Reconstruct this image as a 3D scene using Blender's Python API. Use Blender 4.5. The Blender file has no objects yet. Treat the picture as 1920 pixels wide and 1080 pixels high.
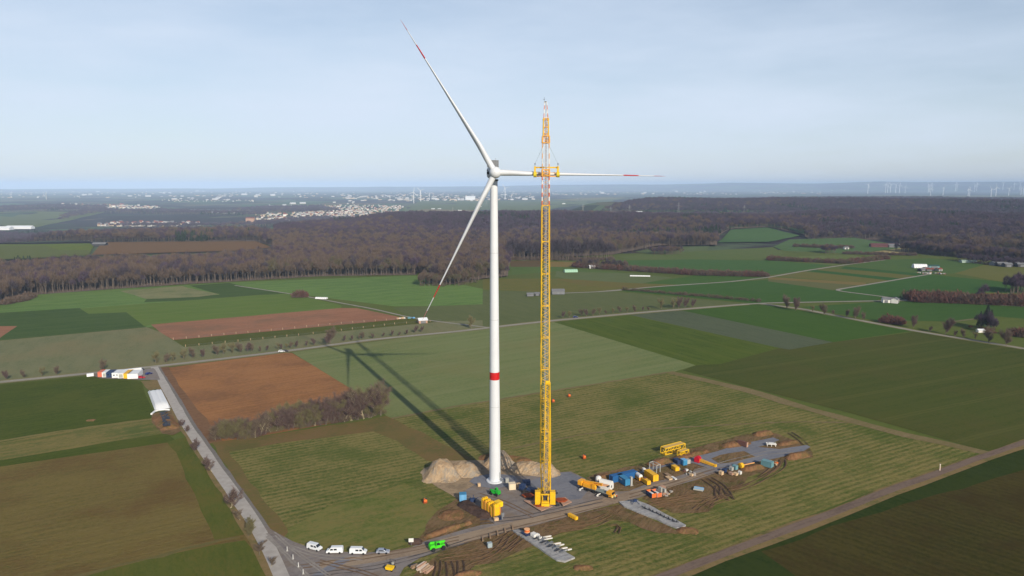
import bpy, bmesh, math, random
from mathutils import Vector, Matrix, noise

# ------------------------------------------------------------------ camera, sky, sun, exposure
S = bpy.context.scene
COL = S.collection
F = 1350.0; PITCH = math.radians(8.18); CAMZ = 118.0
cam_d = bpy.data.cameras.new('camera'); cam = bpy.data.objects.new('camera', cam_d)
COL.objects.link(cam); S.camera = cam
cam_d.sensor_width = 36.0; cam_d.lens = 36.0 * F / 1920.0
cam_d.clip_start = 1.0; cam_d.clip_end = 120000.0
cam.location = (0, 0, CAMZ); cam.rotation_euler = (math.radians(90) - PITCH, 0, 0)
S.render.resolution_x = 1920; S.render.resolution_y = 1080

SUN_EL = math.radians(26.0)
SUN_DIR = Vector((109, -227, 0)).normalized() * math.cos(SUN_EL) + Vector((0, 0, math.sin(SUN_EL)))
sun_d = bpy.data.lights.new('sun', 'SUN'); sun_d.energy = 5.0; sun_d.angle = math.radians(0.5)
sun_d.color = (1.0, 0.91, 0.76)
sun = bpy.data.objects.new('sun', sun_d); COL.objects.link(sun)
sun.rotation_euler = SUN_DIR.to_track_quat('Z', 'Y').to_euler(); sun.location = (200, -300, 400)

W = bpy.data.worlds.new('World'); S.world = W; W.use_nodes = True
nt = W.node_tree; nt.nodes.clear()
wo = nt.nodes.new('ShaderNodeOutputWorld'); bg = nt.nodes.new('ShaderNodeBackground')
sky = nt.nodes.new('ShaderNodeTexSky'); sky.sky_type = 'NISHITA'; sky.sun_disc = False
sky.sun_elevation = SUN_EL; sky.sun_rotation = math.atan2(SUN_DIR.x, SUN_DIR.y)
sky.altitude = 200; sky.air_density = 1.0; sky.dust_density = 0.7; sky.ozone_density = 2.0
# thin cirrus: brighter, whiter streaks in the sky
tc = nt.nodes.new('ShaderNodeTexCoord'); mp = nt.nodes.new('ShaderNodeMapping')
mp.inputs['Scale'].default_value = (1.3, 1.0, 6.0)
mp.inputs['Rotation'].default_value = (0.0, math.radians(7), 0.0)
n1 = nt.nodes.new('ShaderNodeTexNoise'); n1.inputs['Scale'].default_value = 1.7; n1.inputs['Detail'].default_value = 7
n1.inputs['Roughness'].default_value = 0.55
cr = nt.nodes.new('ShaderNodeValToRGB'); cr.color_ramp.elements[0].position = 0.30; cr.color_ramp.elements[1].position = 0.78
cr.color_ramp.elements[0].color = (0.45, 0.45, 0.45, 1); cr.color_ramp.elements[1].color = (1.0, 1.0, 1.0, 1)
mx = nt.nodes.new('ShaderNodeMixRGB'); mx.inputs[2].default_value = (7.1, 8.1, 9.6, 1)
nt.links.new(tc.outputs['Generated'], mp.inputs['Vector']); nt.links.new(mp.outputs['Vector'], n1.inputs['Vector'])
nt.links.new(n1.outputs['Fac'], cr.inputs['Fac'])
sp = nt.nodes.new('ShaderNodeSeparateXYZ'); mr = nt.nodes.new('ShaderNodeMapRange')   # veil thins towards the zenith
mr.inputs['From Min'].default_value = 0.18; mr.inputs['From Max'].default_value = 0.6; mr.inputs['To Min'].default_value = 1.0; mr.inputs['To Max'].default_value = 0.05
mm = nt.nodes.new('ShaderNodeMath'); mm.operation = 'MULTIPLY'
nt.links.new(tc.outputs['Generated'], sp.inputs[0]); nt.links.new(sp.outputs['Z'], mr.inputs['Value'])
nt.links.new(cr.outputs['Color'], mm.inputs[0]); nt.links.new(mr.outputs['Result'], mm.inputs[1]); nt.links.new(mm.outputs[0], mx.inputs[0])
nt.links.new(sky.outputs['Color'], mx.inputs[1]); nt.links.new(mx.outputs['Color'], bg.inputs['Color'])
bg.inputs['Strength'].default_value = 0.10
nt.links.new(bg.outputs['Background'], wo.inputs['Surface'])
S.view_settings.view_transform = 'Standard'; S.view_settings.look = 'None'
S.view_settings.exposure = 0.0; S.view_settings.gamma = 1.0; S.view_settings.use_curve_mapping = False

# ------------------------------------------------------------------ helpers: land shape and pixel -> ground
R = random.Random(7)
def smooth(a, b, x):
    t = max(0.0, min(1.0, (x - a) / (b - a))); return t * t * (3 - 2 * t)
def lerpt(tab, x):
    if x <= tab[0][0]: return tab[0][1]
    for (x0, y0), (x1, y1) in zip(tab, tab[1:]):
        if x <= x1: return y0 + (y1 - y0) * (x - x0) / (x1 - x0)
    return tab[-1][1]
EDGE = [(-40, 1750), (-20, 1750), (-12, 2150), (-4, 2500), (4, 2900), (9, 4200), (20, 6000), (40, 6500)]
RIDGE = [(-45, -60), (-22, -60), (-18, -5), (-6, 25), (-1, 40), (3, 105), (8, 125), (12, 125), (17, 190), (22, 160), (27, 235), (31, 205), (36, 215), (50, 190)]
def Hh(x, y):
    d = math.hypot(x, y)
    if d < 1500: return 0.0
    az = math.degrees(math.atan2(x, y))
    e = lerpt(EDGE, az)
    h = -62.0 * smooth(e, e * 1.45, d)
    curv = d * d / (2 * 7.3e6) * smooth(2000, 4000, d)
    h -= curv
    if abs(az) < 70:
        wob = 140 * noise.noise(Vector((az / 9, 5.5, 1))); bp_ = lambda c, w: math.exp(-((d + wob - c) / w) ** 2)
        wa = smooth(-13, -8, az) * (1 - smooth(16, 24, az)); wb = smooth(1, 6, az)
        h += wa * (19 * bp_(2100, 330) - 22 * bp_(2750, 380)) * smooth(1500, 1750, d) - 9 * smooth(-9, -3, az) * bp_(1690, 120)
        h += wb * 26 * bp_(3900, 650) + smooth(18, 24, az) * 16 * bp_(2400, 380) - smooth(18, 24, az) * 14 * bp_(3050, 260)
        k = smooth(2300, 4200, d) * (1 - smooth(9000, 14000, d))
        h += k * (14 * noise.noise(Vector((x / 800, y / 800, 3.1))) + 6 * noise.noise(Vector((x / 250, y / 250, 8.1))))
        k2 = smooth(24000, 31000, d) * (1 - smooth(36000, 46000, d))
        if k2 > 0:
            r = lerpt(RIDGE, az) + 62 + curv + 14 * noise.noise(Vector((az / 2.1, 1.7, 0)))
            h += k2 * max(0, r)
    return h
def ray(u, v):
    a = (u - 960) / F; c = (540 - v) / F
    return Vector((a, math.cos(PITCH) + c * math.sin(PITCH), -math.sin(PITCH) + c * math.cos(PITCH)))
def P(u, v, z=0.0):
    """ground point seen at photo position (u, v)"""
    d = ray(u, v)
    if d.z > -1e-4: d.z = -1e-4
    p = Vector((0, 0, CAMZ)) + d * ((z - CAMZ) / d.z)
    if z == 0.0 and math.hypot(p.x, p.y) > 1500:
        t = 1400.0; step = 25.0
        while t < 60000:
            q = Vector((0, 0, CAMZ)) + d * t
            if q.z <= Hh(q.x, q.y): break
            t += step; step = t * 0.008
        lo, hi = t - step * 1.1, t
        for _ in range(12):
            m = (lo + hi) / 2; q = Vector((0, 0, CAMZ)) + d * m
            if q.z <= Hh(q.x, q.y): hi = m
            else: lo = m
        p = Vector((0, 0, CAMZ)) + d * hi; p.z = Hh(p.x, p.y)
    return p
def onplane(u, v, y):
    d = ray(u, v); return Vector((0, 0, CAMZ)) + d * (y / d.y)
def ang(a, b): return math.atan2(b.y - a.y, b.x - a.x)

# ------------------------------------------------------------------ helpers: materials
KC = 0.9; KP = 0.9
def lin(c, KC=KC):
    out = []
    for v in c:
        v = v / 255.0
        v = v / 12.92 if v <= 0.04045 else ((v + 0.055) / 1.055) ** 2.4
        out.append(min(0.85, v * KC))
    return (*out, 1)
MATS = {}
def mat(name, c, rough=0.7, metal=0.0, var=0.0, scale=1.0, spec=0.3, k=None):
    if name in MATS: return MATS[name]
    m = bpy.data.materials.new(name); m.use_nodes = True; n = m.node_tree
    b = n.nodes['Principled BSDF']; c4 = lin(c, k or KP)
    b.inputs['Base Color'].default_value = c4; b.inputs['Roughness'].default_value = rough
    b.inputs['Metallic'].default_value = metal; b.inputs['Specular IOR Level'].default_value = spec
    if var > 0:
        t = n.nodes.new('ShaderNodeTexCoord'); q = n.nodes.new('ShaderNodeTexNoise'); q.inputs['Scale'].default_value = scale
        q.inputs['Detail'].default_value = 6; x = n.nodes.new('ShaderNodeMixRGB')
        x.inputs[1].default_value = tuple(v * (1 - var) for v in c4[:3]) + (1,)
        x.inputs[2].default_value = tuple(min(.9, v * (1 + var)) for v in c4[:3]) + (1,)
        r = n.nodes.new('ShaderNodeMapRange'); r.inputs['From Min'].default_value = .3; r.inputs['From Max'].default_value = .7
        n.links.new(t.outputs['Object'], q.inputs['Vector']); n.links.new(q.outputs['Fac'], r.inputs['Value'])
        n.links.new(r.outputs['Result'], x.inputs[0]); n.links.new(x.outputs[0], b.inputs['Base Color'])
    MATS[name] = m; return m

TINT = {'winter_wheat': (0.853, 0.739, 0.233), 'drill_rows': (0.93, 0.97, 0.70), 'right_crop': (0.864, 0.736, 0.32), 'green_crop': (1.293, 1.096, 0.86), 'light_crop': (1.07, 0.783, 0.495), 'fallow_soil': (1.356, 1.223, 1.138), 'grey_crop': (1.153, 1.057, 0.849), 'stubble': (1.103, 0.948, 0.69), 'red_soil': (1.157, 1.222, 1.204), 'green_wedge': (1.206, 0.971, 0.53), 'vivid_crop': (0.996, 0.769, 0.454), 'worn_roadway': (1.394, 1.391, 1.282), 'brown_stubble': (0.74, 0.76, 0.294), 'sage_crop': (1.016, 1.082, 0.746), 'far': (0.95, 0.9, 0.52), 'grey_green': (1.056, 0.846, 0.532), 'dark_crop': (1.056, 0.846, 0.532), 'catch_crop': (1.056, 0.846, 0.532), 'paddock_grass': (1.056, 0.846, 0.532), 'dark_winter_crop': (1.056, 0.846, 0.532), 'meadow': (1.056, 0.846, 0.532), 'grey_strip': (0.95, 0.98, 0.85), 'olive_patch': (1.0, 1.0, 0.75)}
def tinted(c, name):
    t = TINT.get(name) or (TINT.get('far', (1, 1, 1)) if name.startswith('f(') else (1, 1, 1)); q = lin(c); return tuple(min(.85, a * max(b, .4)) for a, b in zip(q[:3], t)) + (1,)
def groundmat(name, a, b_, rowdir=0.0, row=3.0, rowmix=0.5, patch=90.0, grain=0.9, third=None, bump=0.15, tram=0.0, rowlen=26.0, tcol=None, lines=0.0):
    """soil / crop surface: broad patches, rows along rowdir, fine grain, optional tractor lines"""
    if name in MATS: return MATS[name]
    m = bpy.data.materials.new(name); m.use_nodes = True; n = m.node_tree; N = n.nodes; L = n.links
    bs = N['Principled BSDF']; bs.inputs['Roughness'].default_value = 0.95; bs.inputs['Specular IOR Level'].default_value = 0.02
    t = N.new('ShaderNodeTexCoord')
    rot = N.new('ShaderNodeMapping'); rot.vector_type = 'POINT'; rot.inputs['Rotation'].default_value = (0, 0, -rowdir)
    L.new(t.outputs['Object'], rot.inputs['Vector'])
    def nz(vec, scale, det=4, rgh=0.55):
        q = N.new('ShaderNodeTexNoise'); q.inputs['Scale'].default_value = scale; q.inputs['Detail'].default_value = det
        q.inputs['Roughness'].default_value = rgh; L.new(vec, q.inputs['Vector']); return q.outputs['Fac']
    def rng(v, a0, a1, b0=0.0, b1=1.0):
        r = N.new('ShaderNodeMapRange'); r.inputs['From Min'].default_value = a0; r.inputs['From Max'].default_value = a1
        r.inputs['To Min'].default_value = b0; r.inputs['To Max'].default_value = b1; L.new(v, r.inputs['Value']); return r.outputs['Result']
    def mth(op, x, y):
        q = N.new('ShaderNodeMath'); q.operation = op
        for i, w in enumerate((x, y)):
            if isinstance(w, (int, float)): q.inputs[i].default_value = w
            else: L.new(w, q.inputs[i])
        return q.outputs[0]
    big = rng(nz(t.outputs['Object'], 1.0 / patch, 4), .34, .66)
    mid = rng(nz(t.outputs['Object'], 1.0 / 14.0, 5, .6), .3, .7)
    ms = N.new('ShaderNodeMapping'); ms.inputs['Scale'].default_value = (1.0 / rowlen, 1.0 / row, 0.01)
    L.new(rot.outputs['Vector'], ms.inputs['Vector'])
    rows = rng(nz(ms.outputs['Vector'], 1.0, 2, .5), .38, .62)
    ms2 = N.new('ShaderNodeMapping'); ms2.inputs['Scale'].default_value = (1.0 / 3.0, 1.0 / 0.9, 0.05)
    L.new(rot.outputs['Vector'], ms2.inputs['Vector'])
    fine = rng(nz(ms2.outputs['Vector'], grain, 6, .75), .3, .7)
    if lines > 0:
        sx = N.new('ShaderNodeSeparateXYZ'); L.new(rot.outputs['Vector'], sx.inputs[0])
        wob = mth('MULTIPLY', nz(ms.outputs['Vector'], 0.5, 2), 1.2)
        ph = mth('MULTIPLY', mth('ADD', sx.outputs['Y'], wob), 2 * math.pi / lines)
        sn = mth('ADD', mth('MULTIPLY', mth('SINE', ph, 0.0), 0.5), 0.5)
        rows = mth('ADD', mth('MULTIPLY', rows, 0.4), mth('MULTIPLY', sn, 0.6))
    spk = rng(nz(rot.outputs['Vector'], .6, 8, .85), .38, .62)
    f = mth('MULTIPLY', rows, rowmix * .8)
    f = mth('ADD', f, mth('MULTIPLY', mth('SUBTRACT', spk, .42), .62))
    f = mth('ADD', f, mth('MULTIPLY', big, 0.45 * (1 - rowmix) + .08))
    f = mth('ADD', f, mth('MULTIPLY', mid, 0.25 * (1 - rowmix)))
    f = mth('ADD', f, mth('MULTIPLY', fine, 0.45 * (1 - rowmix) + .10))
    x = N.new('ShaderNodeMixRGB'); x.inputs[1].default_value = tinted(a, name); x.inputs[2].default_value = tinted(b_, name)
    L.new(rng(f, .08, .8), x.inputs[0]); out = x.outputs[0]
    if third:
        y = N.new('ShaderNodeMixRGB'); y.inputs[2].default_value = tinted(third, name); L.new(out, y.inputs[1])
        L.new(rng(mth('ADD', mth('MULTIPLY', nz(t.outputs['Object'], 1.0 / (patch * .45), 6, .62), .75), mth('MULTIPLY', fine, .25)), .48, .62, 0, .75), y.inputs[0]); out = y.outputs[0]
    if tram > 0:
        sx = N.new('ShaderNodeSeparateXYZ'); L.new(rot.outputs['Vector'], sx.inputs[0])
        yv = mth('ADD', sx.outputs['Y'], mth('MULTIPLY', nz(rot.outputs['Vector'], .008, 2), 6.0))
        fr = mth('FRACT', mth('DIVIDE', yv, tram), 0.0)
        l1 = mth('LESS_THAN', mth('ABSOLUTE', mth('SUBTRACT', fr, .5), 0.0), 0.8 / tram)
        l2 = mth('LESS_THAN', mth('ABSOLUTE', mth('SUBTRACT', fr, .5 + 2.2 / tram), 0.0), 0.8 / tram)
        z = N.new('ShaderNodeMixRGB'); z.inputs[2].default_value = tinted(tcol or b_, name); L.new(out, z.inputs[1])
        L.new(mth('MULTIPLY', mth('MAXIMUM', l1, l2), rng(mid, 0, 1, .3, .75)), z.inputs[0]); out = z.outputs[0]
    L.new(out, bs.inputs['Base Color'])
    if bump > 0:
        bp = N.new('ShaderNodeBump'); bp.inputs['Strength'].default_value = bump; bp.inputs['Distance'].default_value = 0.6
        L.new(mth('ADD', mth('MULTIPLY', rows, .5), fine), bp.inputs['Height']); L.new(bp.outputs['Normal'], bs.inputs['Normal'])
    MATS[name] = m; return m

# ------------------------------------------------------------------ helpers: meshes and objects
def tag(o, label=None, cat=None, group=None, kind=None):
    if label: o['label'] = label
    if cat: o['category'] = cat
    if group: o['group'] = group
    if kind: o['kind'] = kind
    return o
def empty(name, loc, rz, label, cat, group=None):
    o = bpy.data.objects.new(name, None); COL.objects.link(o); o.location = loc; o.rotation_euler = (0, 0, rz)
    o.empty_display_size = 0.5
    return tag(o, label, cat, group)
class MB:
    def __init__(s): s.v = []; s.f = []; s.m = []
    def add(s, vs, fs, mi=0):
        k = len(s.v); s.v += [tuple(x) for x in vs]; s.f += [tuple(i + k for i in f) for f in fs]; s.m += [mi] * len(fs); return s
    def box(s, c, d, rz=0.0, mi=0, top=1.0, topy=None, M=None):
        hx, hy, hz = d[0] / 2, d[1] / 2, d[2] / 2; ty = top if topy is None else topy
        vs = [Vector((sx * hx * (top if sz > 0 else 1), sy * hy * (ty if sz > 0 else 1), sz * hz)) for sz in (-1, 1) for sx, sy in ((-1, -1), (1, -1), (1, 1), (-1, 1))]
        Rm = Matrix.Rotation(rz, 3, 'Z') if M is None else M
        vs = [Rm @ v + Vector(c) for v in vs]
        return s.add(vs, [(0, 3, 2, 1), (4, 5, 6, 7), (0, 1, 5, 4), (1, 2, 6, 5), (2, 3, 7, 6), (3, 0, 4, 7)], mi)
    def tube(s, a, b, r0, r1=None, n=6, mi=0, caps=True):
        a = Vector(a); b = Vector(b); r1 = r0 if r1 is None else r1; d = (b - a)
        if d.length < 1e-6: return s
        q = d.to_track_quat('Z', 'Y'); vs = []
        for c, r in ((a, r0), (b, r1)):
            for i in range(n):
                t = 2 * math.pi * (i + .5) / n; vs.append(c + q @ Vector((math.cos(t) * r, math.sin(t) * r, 0)))
        fs = [(i, (i + 1) % n, n + (i + 1) % n, n + i) for i in range(n)]
        if caps: fs += [tuple(range(n - 1, -1, -1)), tuple(range(n, 2 * n))]
        return s.add(vs, fs, mi)
    def bar(s, a, b, w, h, mi=0):
        a = Vector(a); b = Vector(b); d = b - a; q = d.to_track_quat('X', 'Z').to_matrix()
        return s.box((a + b) / 2, (d.length, w, h), M=q, mi=mi)
    def lathe(s, prof, n=16, mi=0, axis='Z', c=(0, 0, 0)):
        vs = []; c = Vector(c)
        for r, z in prof:
            for i in range(n):
                t = 2 * math.pi * i / n; x, y = r * math.cos(t), r * math.sin(t)
                vs.append(c + Vector({'Z': (x, y, z), 'Y': (x, z, y), 'X': (z, x, y)}[axis]))
        fs = []
        for k in range(len(prof) - 1):
            for i in range(n):
                fs.append((k * n + i, k * n + (i + 1) % n, (k + 1) * n + (i + 1) % n, (k + 1) * n + i))
        fs += [tuple(range(n - 1, -1, -1)), tuple((len(prof) - 1) * n + i for i in range(n))]
        return s.add(vs, fs, mi)
    def prism(s, prof, w, mi=0, y0=None, w2=None, zt=None):
        """side outline (x,z) extruded across y; w2 = narrower width at the top height zt"""
        n = len(prof); vs = []
        for sg in (-1, 1):
            for x, z in prof:
                ww = w
                if w2 is not None: ww = w + (w2 - w) * max(0, min(1, z / zt))
                vs.append((x, sg * ww / 2 if y0 is None else y0 + sg * ww / 2, z))
        fs = [(i, (i + 1) % n, n + (i + 1) % n, n + i) for i in range(n)] + [tuple(range(n - 1, -1, -1)), tuple(range(n, 2 * n))]
        return s.add(vs, fs, mi)
    def mesh(s, name, mats, smoothf=False):
        me = bpy.data.meshes.new(name); me.from_pydata(s.v, [], s.f)
        for m in (mats if isinstance(mats, (list, tuple)) else [mats]): me.materials.append(m)
        me.polygons.foreach_set('material_index', s.m)
        bm = bmesh.new(); bm.from_mesh(me); bmesh.ops.recalc_face_normals(bm, faces=bm.faces); bm.to_mesh(me); bm.free()
        if smoothf: me.polygons.foreach_set('use_smooth', [True] * len(me.polygons))
        if smoothf: me.set_sharp_from_angle(angle=math.radians(50))
        me.update(); return me
    def build(s, name, mats, parent=None, smoothf=False, bevel=0.0):
        o = bpy.data.objects.new(name, s.mesh(name, mats, smoothf)); COL.objects.link(o)
        if parent: o.parent = parent
        if bevel > 0:
            b = o.modifiers.new('bevel', 'BEVEL'); b.width = bevel; b.segments = 2; b.limit_method = 'ANGLE'
        return o
def copy_tree(o, parent=None):
    c = o.copy(); COL.objects.link(c); c.parent = parent
    for ch in list(o.children): copy_tree(ch, c)
    return c

def jitter(pts, amp, step=6.0, seed=0):
    out = []; n = len(pts)
    for i in range(n):
        a = Vector(pts[i]).to_2d(); b = Vector(pts[(i + 1) % n]).to_2d(); k = max(1, int((b - a).length / step))
        for j in range(k):
            q = a.lerp(b, j / k); w = noise.noise_vector(Vector((q.x / (step * 2.2), q.y / (step * 2.2), seed)))
            w2 = noise.noise_vector(Vector((q.x / (step * .7), q.y / (step * .7), seed + 5)))
            out.append(Vector((q.x + w.x * amp + w2.x * amp * .4, q.y + w.y * amp + w2.y * amp * .4)))
    return out
CNT = {}
def lz(layer):
    k = CNT.get(layer, 0); CNT[layer] = k + 1
    return (layer - 13) * 0.03 + (k % 22) * 0.0013
def sheet(name, px, m, layer, jit=0.0, step=8.0, far=False):
    if far:
        dense = []
        for i in range(len(px)):
            a = Vector(px[i]); b = Vector(px[(i + 1) % len(px)]); k = max(1, int((b - a).length / 25))
            for j in range(k): dense.append(a.lerp(b, j / k))
        px = dense
    LZ = lz(layer) if not far else layer + (lz(-50) + 63 * .03) * 8
    w = [P(*q) for q in px]
    zo = [q.z for q in w]
    pts = [q.to_2d() for q in w]
    if jit > 0: pts = jitter(pts, jit, step, layer)
    bm = bmesh.new()
    if far: vs = [bm.verts.new((p.x, p.y, z + LZ)) for p, z in zip(pts, zo)]
    else: vs = [bm.verts.new((p.x, p.y, LZ)) for p in pts]
    f = bm.faces.new(vs); f.normal_update(); bmesh.ops.triangulate(bm, faces=[f], ngon_method='EAR_CLIP')
    if far:
        bmesh.ops.subdivide_edges(bm, edges=bm.edges, cuts=2, use_grid_fill=True)
        bmesh.ops.triangulate(bm, faces=bm.faces)
        for v in bm.verts: v.co.z = Hh(v.co.x, v.co.y) + LZ
    for f in bm.faces:
        f.normal_update()
        if f.normal.z < 0: f.normal_flip()
    me = bpy.data.meshes.new(name); bm.to_mesh(me); bm.free(); me.materials.append(m)
    o = bpy.data.objects.new(name, me); COL.objects.link(o); o['kind'] = 'structure'
    return o
def strip(name, px, width, m, layer, wob=0.0, raise_=0.0, world=False):
    pts = [Vector(q) if world else P(*q) for q in px]; pts = [p.to_2d() for p in pts]
    d = []
    for a, b in zip(pts, pts[1:]):
        k = max(1, int((b - a).length / max(3.0, width * 2)))
        for j in range(k): d.append(a.lerp(b, j / k))
    d.append(pts[-1]); 
    for _ in range(2): d = [d[0]] + [(d[i - 1] + d[i] * 2 + d[i + 1]) / 4 for i in range(1, len(d) - 1)] + [d[-1]]
    vs = []; fs = []; z = lz(layer)
    for i, p in enumerate(d):
        t = (d[min(i + 1, len(d) - 1)] - d[max(i - 1, 0)]).normalized(); nrm = Vector((-t.y, t.x))
        wl = width / 2 + wob * noise.noise(Vector((p.x / 4, p.y / 4, 1))); wr = width / 2 + wob * noise.noise(Vector((p.x / 4, p.y / 4, 7)))
        vs += [(p.x + nrm.x * wl, p.y + nrm.y * wl, z), (p.x, p.y, z + raise_), (p.x - nrm.x * wr, p.y - nrm.y * wr, z)]
    for i in range(len(d) - 1):
        k = i * 3; fs += [(k, k + 3, k + 4, k + 1), (k + 1, k + 4, k + 5, k + 2)]
    me = bpy.data.meshes.new(name); me.from_pydata(vs, [], fs); me.materials.append(m)
    bm = bmesh.new(); bm.from_mesh(me)
    for f in bm.faces:
        f.normal_update()
        if f.normal.z < 0: f.normal_flip()
    bm.to_mesh(me); bm.free()
    o = bpy.data.objects.new(name, me); COL.objects.link(o); o['kind'] = 'structure'
    return o
# ------------------------------------------------------------------ the land
def build_ground():
    az = []
    a = -180.0
    while a < 180: az.append(a); a += 0.6 if -42 <= a < 42 else 6.0
    rad = [60, 300, 700, 1100, 1500]; r = 1500.0
    while r < 9000: r += 90 + (r - 1500) * .015; rad.append(r)
    while r < 60000: r *= 1.045; rad.append(r)
    n = len(az); vs = [(0, 0, -.46)]
    for r in rad:
        for a in az:
            x = r * math.sin(math.radians(a)); y = r * math.cos(math.radians(a)); vs.append((x, y, Hh(x, y) - .46))
    fs = [(0, 1 + (i + 1) % n, 1 + i) for i in range(n)]
    for k in range(len(rad) - 1):
        for i in range(n): fs.append((1 + k * n + i, 1 + k * n + (i + 1) % n, 1 + (k + 1) * n + (i + 1) % n, 1 + (k + 1) * n + i))
    me = bpy.data.meshes.new('ground'); me.from_pydata(vs, [], fs)
    me.polygons.foreach_set('use_smooth', [True] * len(me.polygons))
    bm = bmesh.new(); bm.from_mesh(me)
    for f in bm.faces:
        f.normal_update()
        if f.normal.z < 0: f.normal_flip()
    bm.to_mesh(me); bm.free()
    # patchwork of distant fields and woods
    m = bpy.data.materials.new('far_land'); m.use_nodes = True; N = m.node_tree.nodes; L = m.node_tree.links
    b = N['Principled BSDF']; b.inputs['Roughness'].default_value = 1; b.inputs['Specular IOR Level'].default_value = 0.05
    t = N.new('ShaderNodeTexCoord'); mp = N.new('ShaderNodeMapping'); mp.inputs['Rotation'].default_value = (0, 0, .35)
    mp.inputs['Scale'].default_value = (1 / 420, 1 / 620, 0); L.new(t.outputs['Object'], mp.inputs['Vector'])
    v = N.new('ShaderNodeTexVoronoi'); v.distance = 'CHEBYCHEV'; v.inputs['Scale'].default_value = 1; L.new(mp.outputs['Vector'], v.inputs['Vector'])
    r = N.new('ShaderNodeValToRGB'); e = r.color_ramp; e.interpolation = 'CONSTANT'
    cols = [(0, (72, 92, 62)), (.22, (86, 100, 70)), (.4, (60, 66, 52)), (.55, (96, 96, 74)), (.68, (78, 98, 66)), (.82, (104, 92, 76)), (.92, (58, 60, 52))]
    e.elements[0].position = 0; e.elements[0].color = lin(cols[0][1]); e.elements[1].position = .22; e.elements[1].color = lin(cols[1][1])
    for p_, c_ in cols[2:]: q = e.elements.new(p_); q.color = lin(c_)
    s = N.new('ShaderNodeSeparateColor'); L.new(v.outputs['Color'], s.inputs[0]); L.new(s.outputs[0], r.inputs[0])
    nz = N.new('ShaderNodeTexNoise'); nz.inputs['Scale'].default_value = 1 / 1500; nz.inputs['Detail'].default_value = 9; nz.inputs['Roughness'].default_value = .62
    L.new(t.outputs['Object'], nz.inputs['Vector'])
    g = N.new('ShaderNodeValToRGB'); g.color_ramp.elements[0].position = .50; g.color_ramp.elements[1].position = .53; L.new(nz.outputs['Fac'], g.inputs[0])
    x = N.new('ShaderNodeMixRGB'); x.inputs[2].default_value = lin((58, 52, 54)); L.new(g.outputs[0], x.inputs[0]); L.new(r.outputs[0], x.inputs[1])
    L.new(x.outputs[0], b.inputs['Base Color'])
    me.materials.append(m); o = bpy.data.objects.new('ground', me); COL.objects.link(o); o['kind'] = 'structure'
build_ground()

dSITE = ang(P(730, 790), P(1260, 700))
dLEFT = ang(P(0, 1000), P(300, 940)); dLN = ang(P(0, 870), P(320, 812))
dCEN = ang(P(560, 658), P(900, 612)); dPAR = ang(P(1035, 604), P(1300, 684)); dRIGHT = ang(P(1500, 765), P(1900, 690))
dBR = ang(P(1500, 985), P(1760, 1075)); dFAR = ang(P(0, 637), P(290, 612))
G = groundmat
m_meadow = G('meadow', (74, 98, 54), (92, 112, 66), dFAR, 4, .4, 130)
# default meadow over the near land
def flat(name, px, m, layer, jit=0.0, step=8.0): return sheet(name, px, m, layer, jit, step)
flat('meadow', [(-400, 1200), (-400, 520), (0, 505), (960, 480), (1920, 462), (2400, 462), (2400, 1200)], m_meadow, 1)

# -- left, beyond the lane
m = G('green_crop', (72, 105, 58), (92, 124, 70), dFAR, 6, .5, 120, tram=24, tcol=(100, 125, 80))
flat('field', [(-300, 640), (-300, 600), (0, 572), (60, 552), (225, 541), (450, 528), (780, 516), (905, 541), (905, 572), (740, 574), (480, 541), (430, 560), (640, 577), (275, 613)], m, 2)
m = G('dark_crop', (58, 88, 54), (72, 100, 62), dFAR, 5, .5, 80, tram=20, tcol=(78, 104, 70))
flat('field', [(-300, 666), (-300, 612), (0, 586), (150, 577), (165, 586), (237, 585), (275, 613), (0, 637)], m, 3)
flat('field', [(355, 535), (430, 530), (478, 541), (540, 549), (412, 561), (270, 566), (275, 560), (412, 552)], m, 3)
m = G('light_crop', (84, 122, 62), (96, 132, 74), dFAR, 6, .45, 100, tram=24, tcol=(104, 132, 84))
flat('field', [(150, 578), (480, 553), (545, 550), (640, 572), (640, 577), (283, 608), (272, 612), (237, 585), (166, 588)], m, 4)
m = G('dry_grass', (118, 122, 78), (134, 130, 92), dFAR, 3, .3, 60, third=(96, 110, 66))
flat('field', [(225, 545), (340, 536), (366, 542), (412, 551), (372, 556), (275, 560)], m, 4, 1.5)
m = G('fallow_soil', (120, 86, 66), (138, 102, 80), dFAR, 3.5, .5, 90, third=(110, 90, 72))
flat('ploughed_field', [(283, 608), (640, 577), (668, 577), (765, 597), (325, 637), (300, 622)], m, 5, 0.6)
flat('ploughed_field', [(-60, 608), (0, 611), (32, 611), (0, 633), (-60, 640)], m, 5, 0.6)
m = G('grey_crop', (94, 104, 78), (114, 118, 94), dFAR + 1.45, 9, .45, 120, third=(122, 116, 92), tram=0)
flat('field', [(-300, 668), (0, 638), (275, 613), (300, 622), (345, 650), (830, 602), (905, 600), (905, 616), (540, 656), (290, 688), (0, 716), (-300, 744)], m, 5)
m = G('paddock_grass', (70, 88, 44), (88, 100, 56), dFAR, 3, .3, 60)
flat('paddock', [(328, 637), (765, 597), (828, 602), (640, 620), (348, 650)], m, 6, 0.6)
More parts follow.
